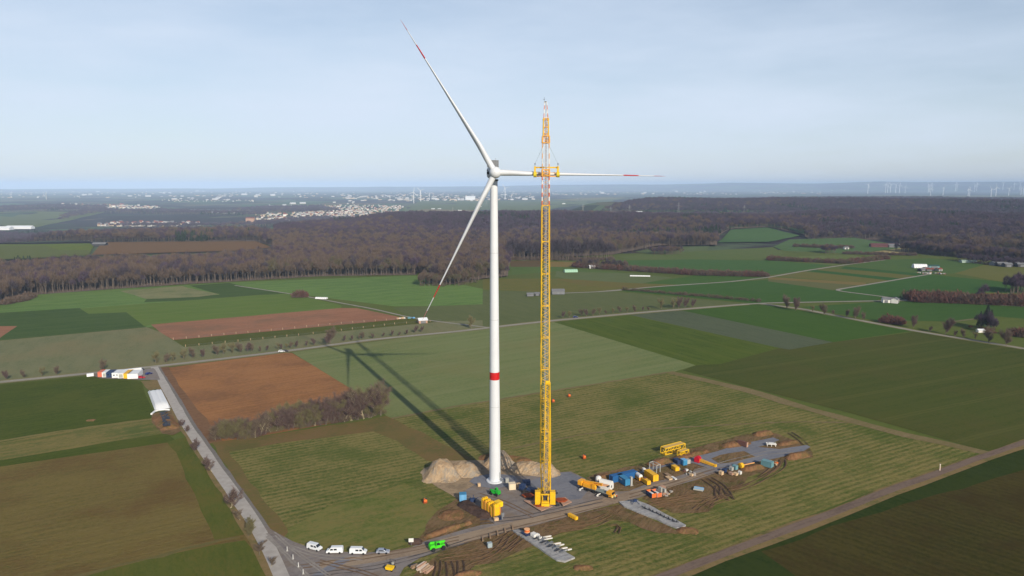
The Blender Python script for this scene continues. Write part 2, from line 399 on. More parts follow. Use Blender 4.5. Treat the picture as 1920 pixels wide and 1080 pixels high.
# -- left foreground
m = G('winter_wheat', (64, 84, 32), (82, 100, 44), dLN, 3, .45, 90, third=(92, 104, 52))
flat('field', [(-300, 752), (0, 721), (170, 704), (250, 711), (266, 716), (272, 738), (286, 766), (300, 800), (335, 830), (0, 880), (-300, 930)], m, 5)
m = G('strip_soil', (92, 96, 44), (128, 114, 66), dLN, 4.0, .7, 60, third=(74, 92, 40), rowlen=60)
flat('field_strip', [(-300, 892), (0, 829), (160, 801), (288, 785), (304, 812), (0, 862), (-300, 915)], m, 6, .8)
m = G('tan_line', (134, 118, 74), (116, 108, 62), dLN, 3, .5, 30)
strip('field_strip', [(-60, 838), (0, 826), (140, 804), (285, 785)], 2.6, m, 7, 1.2)
strip('field_strip', [(-60, 858), (0, 848), (130, 832), (300, 806)], 1.3, m, 7, .9)
m = G('stubble', (92, 92, 54), (116, 108, 70), dLEFT, 2.2, .35, 70, grain=1.3, third=(100, 84, 56), rowlen=20, bump=.45)
flat('stubble_field', [(-300, 945), (0, 874), (320, 828), (362, 816), (440, 950), (500, 1040), (560, 1200), (-300, 1260)], m, 6)
m = G('catch_crop', (72, 92, 42), (88, 102, 52), dLEFT + 1.5, 2.5, .3, 40, third=(98, 102, 58))
flat('field_margin', [(316, 828), (358, 816), (420, 900), (466, 1000), (400, 1012), (372, 940), (340, 870)], m, 7, 1.0)
flat('field_margin', [(140, 1085), (290, 1044), (400, 1022), (458, 1012), (476, 1030), (512, 1100), (100, 1100)], m, 8, 1.0)
m = G('olive_edge', (128, 108, 72), (104, 96, 56), dLEFT, 2, .4, 30)
strip('field_strip', [(60, 1100), (150, 1079), (300, 1040), (380, 1020), (450, 1006)], 2.2, m, 9, 1.6)

# -- centre
m = G('red_soil', (128, 84, 50), (152, 104, 66), dCEN, 3.2, .45, 120, third=(112, 78, 54), rowlen=50, bump=.35)
flat('ploughed_field', [(303, 690), (533, 661), (547, 661), (700, 752), (640, 790), (400, 832), (392, 815), (350, 760)], m, 5, .4)
m = G('dark_soil', (104, 76, 54), (128, 96, 70), dCEN, 3, .4, 60)
strip('field_margin', [(300, 688), (345, 752), (398, 830)], 8, m, 6, 2.5)
m = G('sage_crop', (98, 108, 74), (118, 122, 92), dCEN, 7, .4, 150, third=(122, 118, 90), tram=28, tcol=(124, 124, 98), rowlen=80)
flat('field', [(547, 660), (910, 613), (1037, 603), (1305, 684), (1262, 697), (960, 744), (730, 785), (697, 752)], m, 5)
m = G('green_wedge', (60, 84, 34), (76, 98, 46), dPAR, 4, .45, 90, tram=24, tcol=(84, 100, 54))
flat('field', [(1037, 603), (1172, 588), (1462, 652), (1350, 682), (1305, 684)], m, 6)
m = G('grey_strip', (78, 86, 66), (92, 98, 78), dPAR, 4, .4, 90)
flat('field', [(1172, 588), (1265, 579), (1562, 641), (1480, 655), (1462, 652)], m, 6)
m = G('vivid_crop', (58, 96, 44), (68, 106, 50), dPAR, 5, .4, 90)
flat('field', [(1265, 579), (1425, 570), (1580, 592), (1712, 620), (1562, 641)], m, 6)
m = G('grey_green', (84, 104, 76), (96, 112, 86), dPAR, 6, .4, 150)  # plain grey-green crop colour
flat('field', [(735, 576), (905, 570), (905, 545), (1150, 546), (1405, 569), (1210, 585), (1037, 600), (905, 612), (860, 606), (780, 600)], m, 3)
m = G('right_crop', (68, 88, 44), (84, 98, 58), dRIGHT, 5, .45, 160, third=(90, 96, 64), tram=36, tcol=(98, 106, 72), rowlen=90)
flat('field', [(1305, 684), (1350, 682), (1462, 652), (1480, 655), (1562, 641), (1712, 622), (2000, 668), (2300, 720), (2300, 800), (1920, 822), (1852, 846), (1600, 775), (1280, 694)], m, 5)
# construction field with drill rows
m = G('drill_rows', (68, 88, 34), (144, 128, 90), dSITE, 2.4, .62, 60, grain=1.3, third=(84, 98, 46), rowlen=16, bump=.6, lines=3.1)
flat('stubble_field', [(728, 786), (962, 743), (1262, 697), (1560, 780), (1852, 850), (1620, 925), (1420, 1005), (1230, 1090), (1000, 1140), (520, 1140), (500, 985), (408, 842), (420, 830), (700, 785)], m, 5)
m = G('headland', (126, 96, 66), (112, 98, 56), dSITE, 3, .3, 40, grain=1.2, third=(92, 92, 50))
flat('headland', [(400, 830), (640, 795), (725, 780), (770, 800), (870, 850), (900, 868), (850, 872), (800, 862), (745, 826), (700, 808), (520, 830), (430, 846), (470, 905), (545, 995), (530, 1012), (500, 985), (440, 900)], m, 7, 2.0)
m = G('olive_patch', (80, 98, 44), (118, 114, 72), dSITE, 3, .45, 36, grain=1.2, third=(126, 112, 74), rowlen=14)
flat('grass_patch', [(545, 990), (620, 950), (760, 905), (800, 930), (860, 985), (780, 1012), (735, 1030), (600, 1028), (548, 1010)], m, 7, 3.0)
m = G('pale_track', (142, 122, 92), (118, 106, 70), dSITE, 2, .3, 25, grain=1.2)
strip('field_path', [(1255, 697), (1400, 730), (1560, 780), (1700, 815), (1860, 850)], 7.0, m, 8, 3.0)
strip('field_path', [(735, 784), (850, 762), (962, 744), (1120, 719), (1255, 697)], 2.0, m, 8, 1.2)
strip('field_path', [(960, 840), (1100, 812), (1280, 800), (1480, 790), (1620, 792)], 1.6, m, 8, .8)
# -- bottom right
m = G('dark_winter_crop', (34, 58, 24), (52, 70, 34), dBR, 3, .4, 60)
flat('field', [(1230, 1090), (1430, 1012), (1560, 966), (1760, 888), (1920, 832), (2300, 720), (2300, 1160), (1200, 1160)], m, 3)
m = G('brown_stubble', (58, 60, 30), (88, 78, 50), dBR, 3.2, .55, 60, grain=1.2, third=(74, 60, 42), rowlen=24, bump=.3, lines=3.4)
flat('stubble_field', [(1425, 1035), (1560, 985), (1920, 880), (2200, 820), (2200, 1160), (1600, 1160), (1500, 1085)], m, 4, 2.0)

# -- roads and tracks
m_edge = G('lane_verge', (100, 106, 62), (130, 122, 84), 0, 2, .3, 16, grain=1.3)
strip('verge', [(0, 716), (165, 700), (290, 687), (480, 665), (535, 658), (700, 636), (880, 619), (917, 614), (1035, 601), (1200, 586), (1400, 570)], 10.0, m_edge, 10, 1.6)
strip('verge', [(1425, 569), (1500, 578), (1600, 598), (1720, 621), (1920, 653)], 9.0, m_edge, 9, 1.6)
m_lane = G('lane_asphalt', (166, 160, 148), (148, 142, 130), 0, 3, .2, 20, bump=0)
strip('farm_lane', [(-500, 770), (-200, 736), (0, 716), (165, 700), (290, 687), (480, 665), (535, 658), (700, 636), (880, 619), (917, 614), (1035, 601), (1200, 586), (1400, 570), (1436, 568), (1640, 564), (1705, 563), (1920, 574), (2100, 585)], 5.0, m_lane, 12, .3)
strip('farm_lane', [(1425, 569), (1500, 578), (1600, 598), (1720, 621), (1920, 653), (2100, 690)], 4.5, m_lane, 11, .3)
strip('farm_lane', [(1705, 563), (1665, 557), (1562, 544), (1665, 527), (1742, 514)], 4.5, m_lane, 11, .3)
strip('farm_lane', [(1120, 547), (1235, 537), (1370, 528), (1440, 520), (1507, 508), (1580, 497), (1660, 487)], 5.0, m_lane, 11, .4)
strip('farm_lane', [(440, 535), (480, 541), (560, 553), (640, 568), (700, 579), (760, 593), (800, 600), (917, 614)], 3.0, m_lane, 11, .5)
strip('farm_lane', [(1040, 550), (1120, 547), (1165, 544)], 4.0, m_lane, 10, .5)
m_t = G('bare_path', (132, 118, 94), (110, 108, 78), 0, 3, .2, 20)
strip('field_path', [(1775, 604), (1860, 594)], 3.5, m_t, 11, .6)
m_conc = mat('pale_concrete', (176, 168, 160), .9, var=.12, scale=.4, k=.85)
strip('concrete_lane', [(289, 688), (318, 740), (350, 798), (378, 838), (410, 885), (445, 935), (482, 985), (505, 1030), (528, 1080), (545, 1120), (575, 1200)], 4.6, m_conc, 13, .5)
m_ditch = G('lane_edge_asphalt', (104, 100, 98), (126, 120, 114), 0, 2, .2, 16, bump=0)
strip('farm_lane', [(295, 688), (328, 740), (361, 797), (390, 838), (423, 885), (460, 938), (497, 990), (515, 1020), (530, 1050)], 3.0, m_ditch, 12, .4)
m_verge = G('verge_grass', (96, 96, 54), (134, 112, 76), 0, 2, .3, 14, grain=1.3)
strip('verge', [(283, 700), (312, 745), (342, 800), (368, 838), (398, 885), (432, 938), (466, 990), (492, 1036), (515, 1085)], 3.6, m_verge, 10, 1.4)
m_dirt = G('dirt_track', (104, 88, 78), (124, 106, 94), ang(P(1240, 1082), P(1560, 964)), 1.4, .5, 30, rowlen=12)
tr = [(1180, 1105), (1240, 1082), (1340, 1044), (1440, 1006), (1560, 962), (1660, 921), (1760, 886), (1840, 856), (1920, 829), (2100, 775)]
strip('dirt_track', [(u + 4, v + 1) for u, v in tr], 6.5, m_verge, 9, 1.0)
strip('dirt_track', tr, 3.6, m_dirt, 11, .4)

# -- construction site surfaces
dR = ang(P(790, 1040), P(1200, 930))
m_grav = G('site_gravel', (112, 104, 102), (138, 130, 126), dR, 2.2, .4, 22, grain=1.2, third=(128, 112, 96), rowlen=18, bump=.2)
m_wear = G('worn_roadway', (114, 98, 86), (134, 118, 104), dR, 1.6, .5, 24, grain=1.0, rowlen=22)
m_bluegrav = G('blue_gravel', (104, 106, 116), (128, 128, 134), dR, 2.4, .35, 20, grain=1.2, rowlen=14)
m_mud = G('churned_mud', (104, 80, 54), (136, 110, 80), dR + .5, 1.8, .45, 14, grain=1.5, third=(90, 88, 44), rowlen=8, bump=.7)
m_tan = G('tan_subsoil', (148, 124, 96), (168, 146, 118), dR, 2, .3, 16, grain=1.4, third=(128, 112, 92), bump=.4)
flat('mud', [(755, 1100), (800, 1045), (850, 1022), (900, 1008), (965, 985), (1080, 965), (1170, 940), (1215, 965), (1280, 1000), (1230, 1000), (1150, 975), (1060, 995), (1010, 1020), (960, 1040), (890, 1060), (860, 1100)], m_mud, 8, 3.5, 5)
flat('mud', [(1195, 935), (1250, 912), (1340, 885), (1440, 865), (1480, 862), (1470, 878), (1420, 888), (1385, 915), (1340, 935), (1325, 960), (1270, 962), (1240, 950)], m_mud, 8, 3.0, 5)
flat('mud', [(1100, 895), (1150, 880), (1215, 868), (1300, 842), (1400, 812), (1460, 812), (1520, 838), (1525, 856), (1440, 866), (1300, 905), (1220, 920), (1140, 925)], m_mud, 8, 2.0, 5)
flat('mud', [(820, 955), (860, 935), (940, 975), (920, 985), (860, 1000), (790, 1015), (780, 1010)], m_mud, 8, 2.5, 5)
flat('grass_patch', [(1190, 897), (1245, 880), (1330, 884), (1250, 897), (1195, 906)], m_mud, 9, 1.0, 4)
flat('bare_ground', [(785, 885), (830, 862), (905, 862), (1000, 875), (1050, 885), (1000, 905), (960, 925), (930, 940), (862, 935), (820, 915)], m_tan, 9, 2.0, 5)
flat('bare_ground', [(862, 925), (905, 900), (960, 898), (980, 915), (935, 950), (905, 945)], m_wear, 10, 1.2, 5)
flat('site_road', [(486, 984), (496, 986), (515, 998), (548, 1014), (575, 1025), (600, 1031), (660, 1036), (735, 1034), (770, 1026), (800, 1014), (850, 998), (905, 984), (928, 982), (900, 962), (872, 938), (868, 922), (890, 908), (960, 892), (1000, 892), (1040, 886), (1070, 884), (1098, 897), (1108, 908), (1150, 922), (1180, 920), (1220, 905), (1260, 896), (1300, 884), (1345, 872), (1300, 868), (1290, 862), (1330, 862), (1350, 872), (1380, 868), (1350, 884), (1296, 902), (1245, 917), (1195, 934), (1160, 942), (1090, 962), (1000, 985), (925, 1003), (870, 1018), (830, 1030), (790, 1044), (758, 1064), (745, 1085), (720, 1120), (560, 1120), (535, 1075), (512, 1030)], m_grav, 12, .5, 5)
strip('wheel_worn_roadway', [(600, 1062), (700, 1052), (790, 1032), (850, 1012), (920, 993), (1000, 975), (1090, 953), (1170, 933), (1250, 909), (1320, 888)], 5.2, m_wear, 13, 1.4)
strip('wheel_worn_roadway', [(560, 1100), (600, 1062), (650, 1048)], 3.0, m_bluegrav, 13, 1.2)
m_st1 = G('mud_streak', (128, 104, 82), (112, 92, 76), dR, 1.2, .4, 9, grain=1.4); m_st2 = G('wet_streak', (98, 92, 92), (84, 78, 78), dR, 1.2, .4, 9, grain=1.4); m_st3 = G('chalky_streak', (160, 152, 146), (140, 132, 124), dR, 1.2, .4, 9, grain=1.4)
for q_, w_, mm_ in (([(560, 1060), (660, 1046), (780, 1026), (860, 1006)], .5, m_st1), ([(580, 1075), (700, 1062), (800, 1036), (880, 1010), (960, 988)], .45, m_st2), ([(870, 1012), (960, 990), (1060, 966), (1150, 944)], .5, m_st1), ([(900, 975), (980, 968), (1060, 950), (1130, 935)], .6, m_st2), ([(1180, 927), (1260, 905), (1330, 882), (1400, 868)], .5, m_st1), ([(500, 1000), (540, 1040), (580, 1080)], .7, m_st3), ([(515, 998), (560, 1036), (620, 1078)], .5, m_st3), ([(545, 1022), (600, 1042), (680, 1044)], .5, m_st3), ([(600, 1050), (690, 1072), (730, 1090)], .6, m_st1), ([(900, 925), (950, 940), (1000, 965)], .6, m_st1), ([(1300, 882), (1370, 862), (1440, 845), (1500, 842)], .5, m_st3)):
    strip('wheel_mark', q_, w_, mm_, 13.6, .4); strip('wheel_mark', [(a, b + 6) for a, b in q_], w_, mm_, 13.6, .4)
flat('site_apron', [(1195, 888), (1216, 876), (1262, 866), (1292, 860), (1345, 846), (1392, 832), (1450, 820), (1462, 825), (1444, 832), (1420, 838), (1462, 842), (1512, 834), (1519, 838), (1502, 849), (1440, 862), (1402, 870), (1350, 884), (1335, 880), (1300, 868), (1250, 873), (1215, 884)], m_bluegrav, 13, .5, 5)
flat('grass_patch', [(1333, 860), (1350, 853), (1395, 846), (1415, 856), (1385, 864), (1350, 870)], m_mud, 14, .8, 4)
flat('foundation_apron', [(880, 903), (892, 893), (925, 888), (962, 892), (974, 902), (960, 911), (925, 916), (895, 912)], m_bluegrav, 14, .5, 5)
flat('crane_apron', [(985, 905), (1040, 887), (1068, 885), (1096, 898), (1110, 912), (1090, 935), (1040, 940), (1000, 925)], m_bluegrav, 13, .6, 5)
def slab(name, px, h, m, label=None):
    pts = jitter([P(*q).to_2d() for q in px], .35, 3, 3); n = len(pts)
    vs = [(p.x, p.y, -.2) for p in pts] + [(p.x, p.y, h) for p in pts]
    c = sum(pts, Vector((0, 0))) / n
    fs = [tuple(range(n, 2 * n))] + [(i, (i + 1) % n, n + (i + 1) % n, n + i) for i in range(n)]
    b = MB().add(vs, fs); o = b.build(name, m); o['kind'] = 'structure'; return o
m_stone = G('crushed_stone', (150, 150, 154), (176, 174, 172), dR, 1.4, .4, 12, grain=1.5, third=(134, 128, 126), bump=.5)
slab('gravel_causeway', [(962, 996), (975, 994), (992, 1000), (1035, 1020), (1078, 1047), (1060, 1054), (1044, 1051), (1000, 1022), (968, 1001)], .35, m_stone)
slab('gravel_causeway', [(1160, 942), (1190, 938), (1215, 947), (1250, 966), (1287, 986), (1278, 991), (1268, 991), (1230, 974), (1195, 961), (1170, 950)], .35, m_stone)
# trench on the left of the pad, ditch line
m_trench = G('wet_soil', (62, 50, 46), (88, 70, 62), dR, 1.6, .4, 10, grain=1.4, bump=.6)
m_rut = mat('tyre_rut_soil', (76, 56, 40), 1, k=.8, var=.25, scale=.8)
m_rutlight = mat('rut_ridge_soil', (112, 86, 60), 1, k=.8, var=.2, scale=.8)
def rut(px, gap=1.0, w=.38, m=None, wob=.15):
    pts = [P(*q).to_2d() for q in px]
    for s in (-1, 1):
        q = []
        for i, p in enumerate(pts):
            t = (pts[min(i + 1, len(pts) - 1)] - pts[max(i - 1, 0)]).normalized(); n_ = Vector((-t.y, t.x)); q.append((p.x + n_.x * s * gap, p.y + n_.y * s * gap))
        strip('tyre_track', q, w, m or m_rut, 15, wob + .15, .03, True)
        strip('tyre_track', [(a + (q[0][1] - q[-1][1]) / 60 * .0 + .42, b + .1) for a, b in q], .3, m_rutlight, 14.5, wob + .1, .12, True)
rut([(1480, 811), (1494, 818), (1504, 826), (1510, 834)], 1.2)
rut([(1466, 862), (1472, 868), (1468, 876), (1450, 886), (1436, 894), (1420, 902), (1400, 912), (1370, 922)], 1.2)
rut([(1455, 866), (1450, 878), (1440, 886), (1424, 896)], 1.0)
rut([(1320, 898), (1340, 908), (1352, 922), (1362, 932), (1372, 938)], 1.3, .5); rut([(1330, 896), (1356, 910), (1366, 925), (1370, 936)], 1.0, .5)
rut([(1346, 912), (1342, 930), (1350, 938)], .9, .45); rut([(1400, 906), (1380, 918), (1362, 918)], 1.0)
 
rut([(960, 998), (940, 1015), (900, 1032), (860, 1040), (820, 1046)], 1.1); rut([(982, 1004), (960, 1022), (930, 1036), (880, 1046), (830, 1050)], 1.1)
rut([(950, 1005), (935, 1030), (905, 1050), (880, 1054)], 1.0); rut([(975, 1010), (965, 1024), (948, 1034)], .8)
rut([(820, 1052), (826, 1068), (815, 1085)], .8); rut([(840, 1052), (848, 1070), (842, 1090)], .9); rut([(862, 1050), (868, 1068), (860, 1085)], .8)
rut([(1020, 990), (1060, 985), (1090, 985), (1120, 975), (1140, 965)], 1.1, .35); rut([(1030, 1000), (1060, 992), (1105, 990), (1135, 975)], 1.1, .3)
rut([(1140, 985), (1160, 978), (1168, 988), (1155, 1000)], .8, .25)
for k in range(5):
    a0, b0 = R.uniform(1200, 1250), R.uniform(945, 962); rut([(a0, b0), (a0 + 30, b0 - 8 + R.uniform(-3, 3)), (a0 + 60, b0 - 12 + R.uniform(-5, 3)), (a0 + 95, b0 - 20 + R.uniform(-4, 6))], R.uniform(.7, 1.2), .2)
for k in range(4):
    a0, b0 = R.uniform(1290, 1350), R.uniform(935, 965); rut([(a0, b0), (a0 + 12, b0 - 12 + R.uniform(-3, 3)), (a0 + 40, b0 - 16 + R.uniform(-3, 3))], R.uniform(.7, 1.1), .22)

# -- far fields on the right-hand side
def ff(px, a, b, layer=2, jit=.8, name='field'):
    key = 'f%s%s' % (a, b)
    return sheet(name, px, G(key, a, b, dFAR, 8, .35, 200), layer, jit, 12)
ff([(1160, 488), (1300, 486), (1440, 488), (1560, 497), (1500, 508), (1440, 516), (1250, 512), (1190, 498)], (62, 96, 58), (74, 106, 68))
ff([(1045, 505), (1180, 512), (1260, 520), (1200, 532), (1060, 522), (1040, 518)], (92, 106, 84), (102, 114, 92), 3)
ff([(905, 500), (1045, 500), (1180, 512), (1045, 508), (905, 520)], (76, 104, 60), (90, 112, 70), 3)
ff([(905, 522), (1060, 522), (1200, 532), (1170, 544), (1040, 548), (905, 542)], (96, 104, 58), (112, 108, 68), 3)
ff([(1035, 522), (1200, 531), (1290, 534), (1200, 540), (1100, 536)], (118, 100, 70), (108, 106, 68), 4)
ff([(1210, 530), (1310, 515), (1440, 519), (1370, 528), (1240, 536)], (60, 94, 48), (74, 104, 58), 3)
ff([(1165, 545), (1240, 537), (1440, 524), (1562, 544), (1665, 557), (1640, 563), (1430, 568), (1410, 568)], (56, 90, 46), (68, 100, 56), 4)
ff([(1440, 523), (1625, 533), (1600, 540), (1560, 543), (1440, 527)], (94, 102, 76), (104, 106, 84), 5)
ff([(1440, 519), (1625, 530), (1622, 535), (1440, 523)], (134, 118, 90), (122, 110, 82), 6)
ff([(1455, 517), (1505, 509), (1680, 524), (1630, 531)], (98, 104, 64), (110, 108, 72), 5)
ff([(1505, 507), (1530, 506), (1690, 522), (1672, 526)], (50, 90, 48), (58, 96, 54), 6)
ff([(1540, 503), (1700, 512), (1735, 515), (1690, 522), (1530, 507)], (96, 102, 62), (106, 106, 68), 5)
ff([(1585, 499), (1740, 514), (1730, 518), (1575, 503)], (54, 90, 50), (60, 96, 56), 6)
ff([(1660, 487), (1740, 484), (1860, 492), (1800, 512), (1740, 514), (1590, 498)], (68, 100, 60), (84, 108, 70), 4)
ff([(1790, 512), (1860, 492), (1960, 505), (1960, 545), (1880, 528)], (94, 104, 60), (108, 110, 72), 4)
ff([(1562, 544), (1742, 514), (1880, 528), (1960, 545), (1960, 572), (1705, 563), (1665, 557)], (54, 92, 50), (66, 100, 58), 5)
ff([(1640, 566), (1705, 565), (1960, 577), (1960, 600), (1860, 592), (1780, 602), (1640, 600), (1500, 575)], (58, 92, 50), (70, 100, 58), 4)
ff([(1500, 480), (1600, 478), (1640, 488), (1560, 497), (1470, 488)], (94, 112, 70), (104, 116, 82), 4)
ff([(1630, 473), (1700, 468), (1724, 470), (1690, 476)], (176, 158, 134), (160, 148, 126), 6)
ff([(1480, 455), (1600, 452), (1700, 462), (1800, 472), (1620, 476), (1470, 470), (1450, 462)], (74, 104, 72), (86, 112, 84), 3)
ff([(1190, 472), (1235, 463), (1330, 461), (1325, 470), (1215, 475)], (86, 106, 84), (98, 112, 96), 3)
ff([(1215, 475), (1300, 471), (1450, 463), (1470, 475), (1440, 486), (1180, 486), (1155, 480)], (82, 108, 66), (98, 110, 76), 3)
ff([(955, 489), (1015, 488), (1012, 500), (958, 500)], (108, 88, 74), (98, 84, 72), 4)
ff([(1032, 490), (1078, 491), (1072, 500), (1032, 500)], (138, 116, 88), (126, 112, 82), 4)
ff([(1840, 548), (1960, 550), (1960, 566), (1870, 558)], (100, 112, 50), (110, 116, 60), 6)
def fs(px, a, b, layer=2.0, name='field'):
    return sheet(name, px, G('f%s%s' % (a, b), a, b, dFAR, 12, .35, 300, bump=0), layer, 0, 8, far=True)
fs([(1345, 457), (1370, 433), (1440, 430), (1500, 444), (1440, 456)], (66, 98, 66), (76, 106, 78), 3)
fs([(1470, 428), (1530, 429), (1520, 440), (1500, 440)], (72, 100, 70), (78, 106, 80), 3)
fs([(-80, 462), (168, 458), (176, 464), (168, 478), (-80, 490)], (120, 124, 46), (92, 112, 56), 2)
fs([(-80, 474), (168, 472), (168, 482), (-80, 494)], (104, 112, 70), (96, 106, 70), 3)
fs([(172, 480), (192, 456), (480, 454), (512, 466), (440, 472)], (128, 96, 80), (116, 92, 80), 2)
fs([(-80, 400), (60, 397), (200, 398), (140, 412), (60, 428), (-80, 430)], (96, 110, 84), (106, 116, 94), 2)
fs([(755, 390), (790, 377), (905, 376), (1000, 379), (1130, 374), (1180, 372), (1120, 380), (1010, 396), (900, 400), (755, 402)], (92, 108, 80), (102, 114, 90), 3)
fs([(735, 400), (800, 393), (900, 395), (880, 401), (740, 403)], (136, 118, 104), (124, 112, 96), 4)
fs([(1035, 375), (1130, 371), (1190, 371), (1080, 378)], (130, 122, 96), (120, 118, 88), 4)
fs([(1160, 403), (1300, 401), (1440, 401), (1440, 404), (1300, 405), (1180, 406)], (112, 124, 92), (104, 118, 88), 4)
fs([(1640, 366), (1740, 367), (1960, 366), (1960, 370), (1640, 370)], (112, 100, 90), (98, 108, 84), 3)
fs([(520, 384), (640, 384), (620, 390), (470, 392)], (96, 108, 78), (104, 112, 86), 3)
# ------------------------------------------------------------------ trees
m_bark = mat('bark', (118, 108, 92), .95, k=.9, var=.3, scale=2.0)
m_barkpale = mat('pale_bark', (176, 164, 132), .95, k=.9, var=.25, scale=2.0)
m_twig = mat('bare_twigs', (112, 96, 80), 1, k=.85, var=.3, scale=.6)
m_twig2 = mat('bare_twigs_purple', (106, 86, 80), 1, k=.85, var=.3, scale=.6)
m_twig3 = mat('bare_twigs_olive', (122, 114, 78), 1, k=.85, var=.3, scale=.6)
m_twigred = mat('bare_twigs_red', (106, 72, 62), 1, k=.8, var=.3, scale=.6)
m_needle = mat('dark_needles', (46, 62, 44), .9, k=.8, var=.35, scale=.8)
def tri(vs, fs, p, q, w, rr):
    d = (q - p); s = d.cross(Vector((rr.uniform(-1, 1), rr.uniform(-1, 1), rr.uniform(-.3, 1))))
    if s.length < 1e-5: return
    s.normalize(); s *= w / 2; k = len(vs); vs += [p - s, p + s, q]; fs.append((k, k + 1, k + 2))
def tree_meshes(seed, h, spread=.45, n1=9, twn=14, tw=.12, bark=None, twig=None, low=.25, multi=1, tl=1.5):
    """trunk with limbs, and a crown of fine bare twigs"""
    rr = random.Random(seed); b = MB(); vs = []; fs = []; tips = []
    def limb(p, d, L, r, lev):
        k = 3 if lev == 0 else 2; q = p
        for i in range(k):
            d = (d + Vector((rr.gauss(0, .14), rr.gauss(0, .14), rr.gauss(.05, .08)))).normalized(); nq = q + d * (L / k)
            b.tube(q, nq, r * (1 - .6 * i / k), r * (1 - .6 * (i + 1) / k), 5 if lev == 0 else 3, caps=False)
            if lev >= 1:
                for _ in range(3 + lev): tips.append((q.lerp(nq, rr.random()), d, lev))
            if lev < 2:
                m = n1 if lev == 0 else 4
                for _ in range(max(1, m // k)):
                    a = rr.uniform(0, 6.283); e = rr.uniform(.5, 1.0)
                    if lev == 0 and (i == 0 and rr.random() > .45): continue
                    nd = (d * (1 - spread * e) + Vector((math.cos(a), math.sin(a), .25)) * spread * 1.6 * e).normalized()
                    limb(q.lerp(nq, rr.uniform(.25, 1)), nd, L * rr.uniform(.42, .62), r * .5, lev + 1)
            q = nq
        tips.append((q, d, lev))
    for mlt in range(multi):
        lean = Vector((rr.gauss(0, .1 + .2 * (multi > 1)), rr.gauss(0, .1 + .2 * (multi > 1)), 1)).normalized()
        limb(Vector((rr.gauss(0, .3) * (multi > 1), rr.gauss(0, .3) * (multi > 1), -.2)), lean, h * .78, h * .028 / (multi ** .4), 0)
    for p, d, lev in tips:
        for _ in range(twn):
            dd = (d * .5 + Vector((rr.gauss(0, .6), rr.gauss(0, .6), rr.gauss(.35, .5)))).normalized()
            s = p + Vector((rr.gauss(0, .25), rr.gauss(0, .25), rr.gauss(0, .25)))
            tri(vs, fs, s, s + dd * rr.uniform(.5, 1) * tl * h / 10, tw * h / 10, rr)
    t = b.mesh('trunk', bark or m_bark); c = MB().add(vs, fs).mesh('crown', twig or m_twig); return t, c
def bush_meshes(seed, h, w, twig, n=420, tw=.16):
    rr = random.Random(seed); b = MB(); vs = []; fs = []
    for i in range(8):
        a = rr.uniform(0, 6.28); q = Vector((math.cos(a) * w * .3, math.sin(a) * w * .3, h * .6)); b.tube((q.x * .2, q.y * .2, -.1), q, .06 * h / 3, .02, 3, caps=False)
    for i in range(n):
        a = rr.uniform(0, 6.28); rad = w / 2 * math.sqrt(rr.random()); z = rr.uniform(.02, .85) * h * (1 - .5 * (rad / (w / 2)) ** 2)
        p = Vector((math.cos(a) * rad, math.sin(a) * rad, z)); d = Vector((p.x * .5, p.y * .5, h * .5)) + Vector((rr.gauss(0, .5), rr.gauss(0, .5), 0)) * h * .4
        tri(vs, fs, p, p + d.normalized() * rr.uniform(.15, .4) * h, tw * h / 3, rr)
    return b.mesh('stem', m_bark), MB().add(vs, fs).mesh('crown', twig)
def protos(defs):
    return defs
def put_tree(name, tm, cm, loc, s, rz, label, cat='tree', group=None, trunk='trunk'):
    o = empty(name, loc, rz, label, cat, group); o.scale = (s, s, s)
    for nme, me in ((trunk, tm), ('crown', cm)):
        c = bpy.data.objects.new(nme, me); COL.objects.link(c); c.parent = o
    return o
# hedgerow of bare trees below the ploughed field
HED = [tree_meshes(10 + i, 10, .5, 12, 10, .042, m_barkpale if i % 2 else m_bark, [m_twig, m_twig2, m_twig3, m_twig, m_twig2][i], multi=1 + (i % 3), tl=1.7) for i in range(5)]
hp = [(404, 824), (430, 822), (450, 824), (478, 820), (500, 812), (530, 806), (560, 802), (590, 798), (620, 794), (650, 790), (680, 784), (712, 778), (724, 774)]
hh = [(400, 6.5), (440, 9), (480, 8), (520, 8.5), (560, 10), (585, 13), (620, 11), (660, 13), (700, 15), (724, 14)]
k = 0
for row in range(3):
    u = 404 + row * 3
    while u < 722:
        v = lerpt(hp, u) - row * 5 + R.uniform(-1, 1); h = lerpt(hh, u) * R.uniform(.7, 1.05) * (1 - .08 * row); p = P(u, v); i = R.randrange(5)
        dsc = ('leftmost bare tree of the hedgerow, beside the concrete lane' if k == 0 else 'bare tree in the %s row of the hedgerow, %s' % (('front', 'middle', 'back')[row], ('low left end', 'left half below the brown field', 'middle part', 'taller right half', 'tall right end by the sage field')[min(4, int((u - 404) / 64))]))
        put_tree('bare_tree', *HED[i], p, h / 10, R.uniform(0, 6.28), dsc, 'tree', 'trees of the hedgerow beside the ploughed field'); k += 1
        u += R.uniform(8, 13) + row * 3
BSH = [bush_meshes(40 + i, 3, 4.5, [m_twig3, m_twig, m_twig2][i % 3], 420, .08) for i in range(3)]
u = 402
while u < 724:
    p = P(u, lerpt(hp, u) + R.uniform(-2.5, 1)); put_tree('bare_bush', *BSH[R.randrange(3)], p, R.uniform(.7, 1.3), R.uniform(0, 6.28), 'low bare bush at the foot of the hedgerow, ' + ('left end by the lane', 'left half', 'right half', 'right end by the sage field')[min(3, int((u - 402) / 81))], 'bush', 'undergrowth bushes of the hedgerow', 'stem'); u += R.uniform(5, 8)
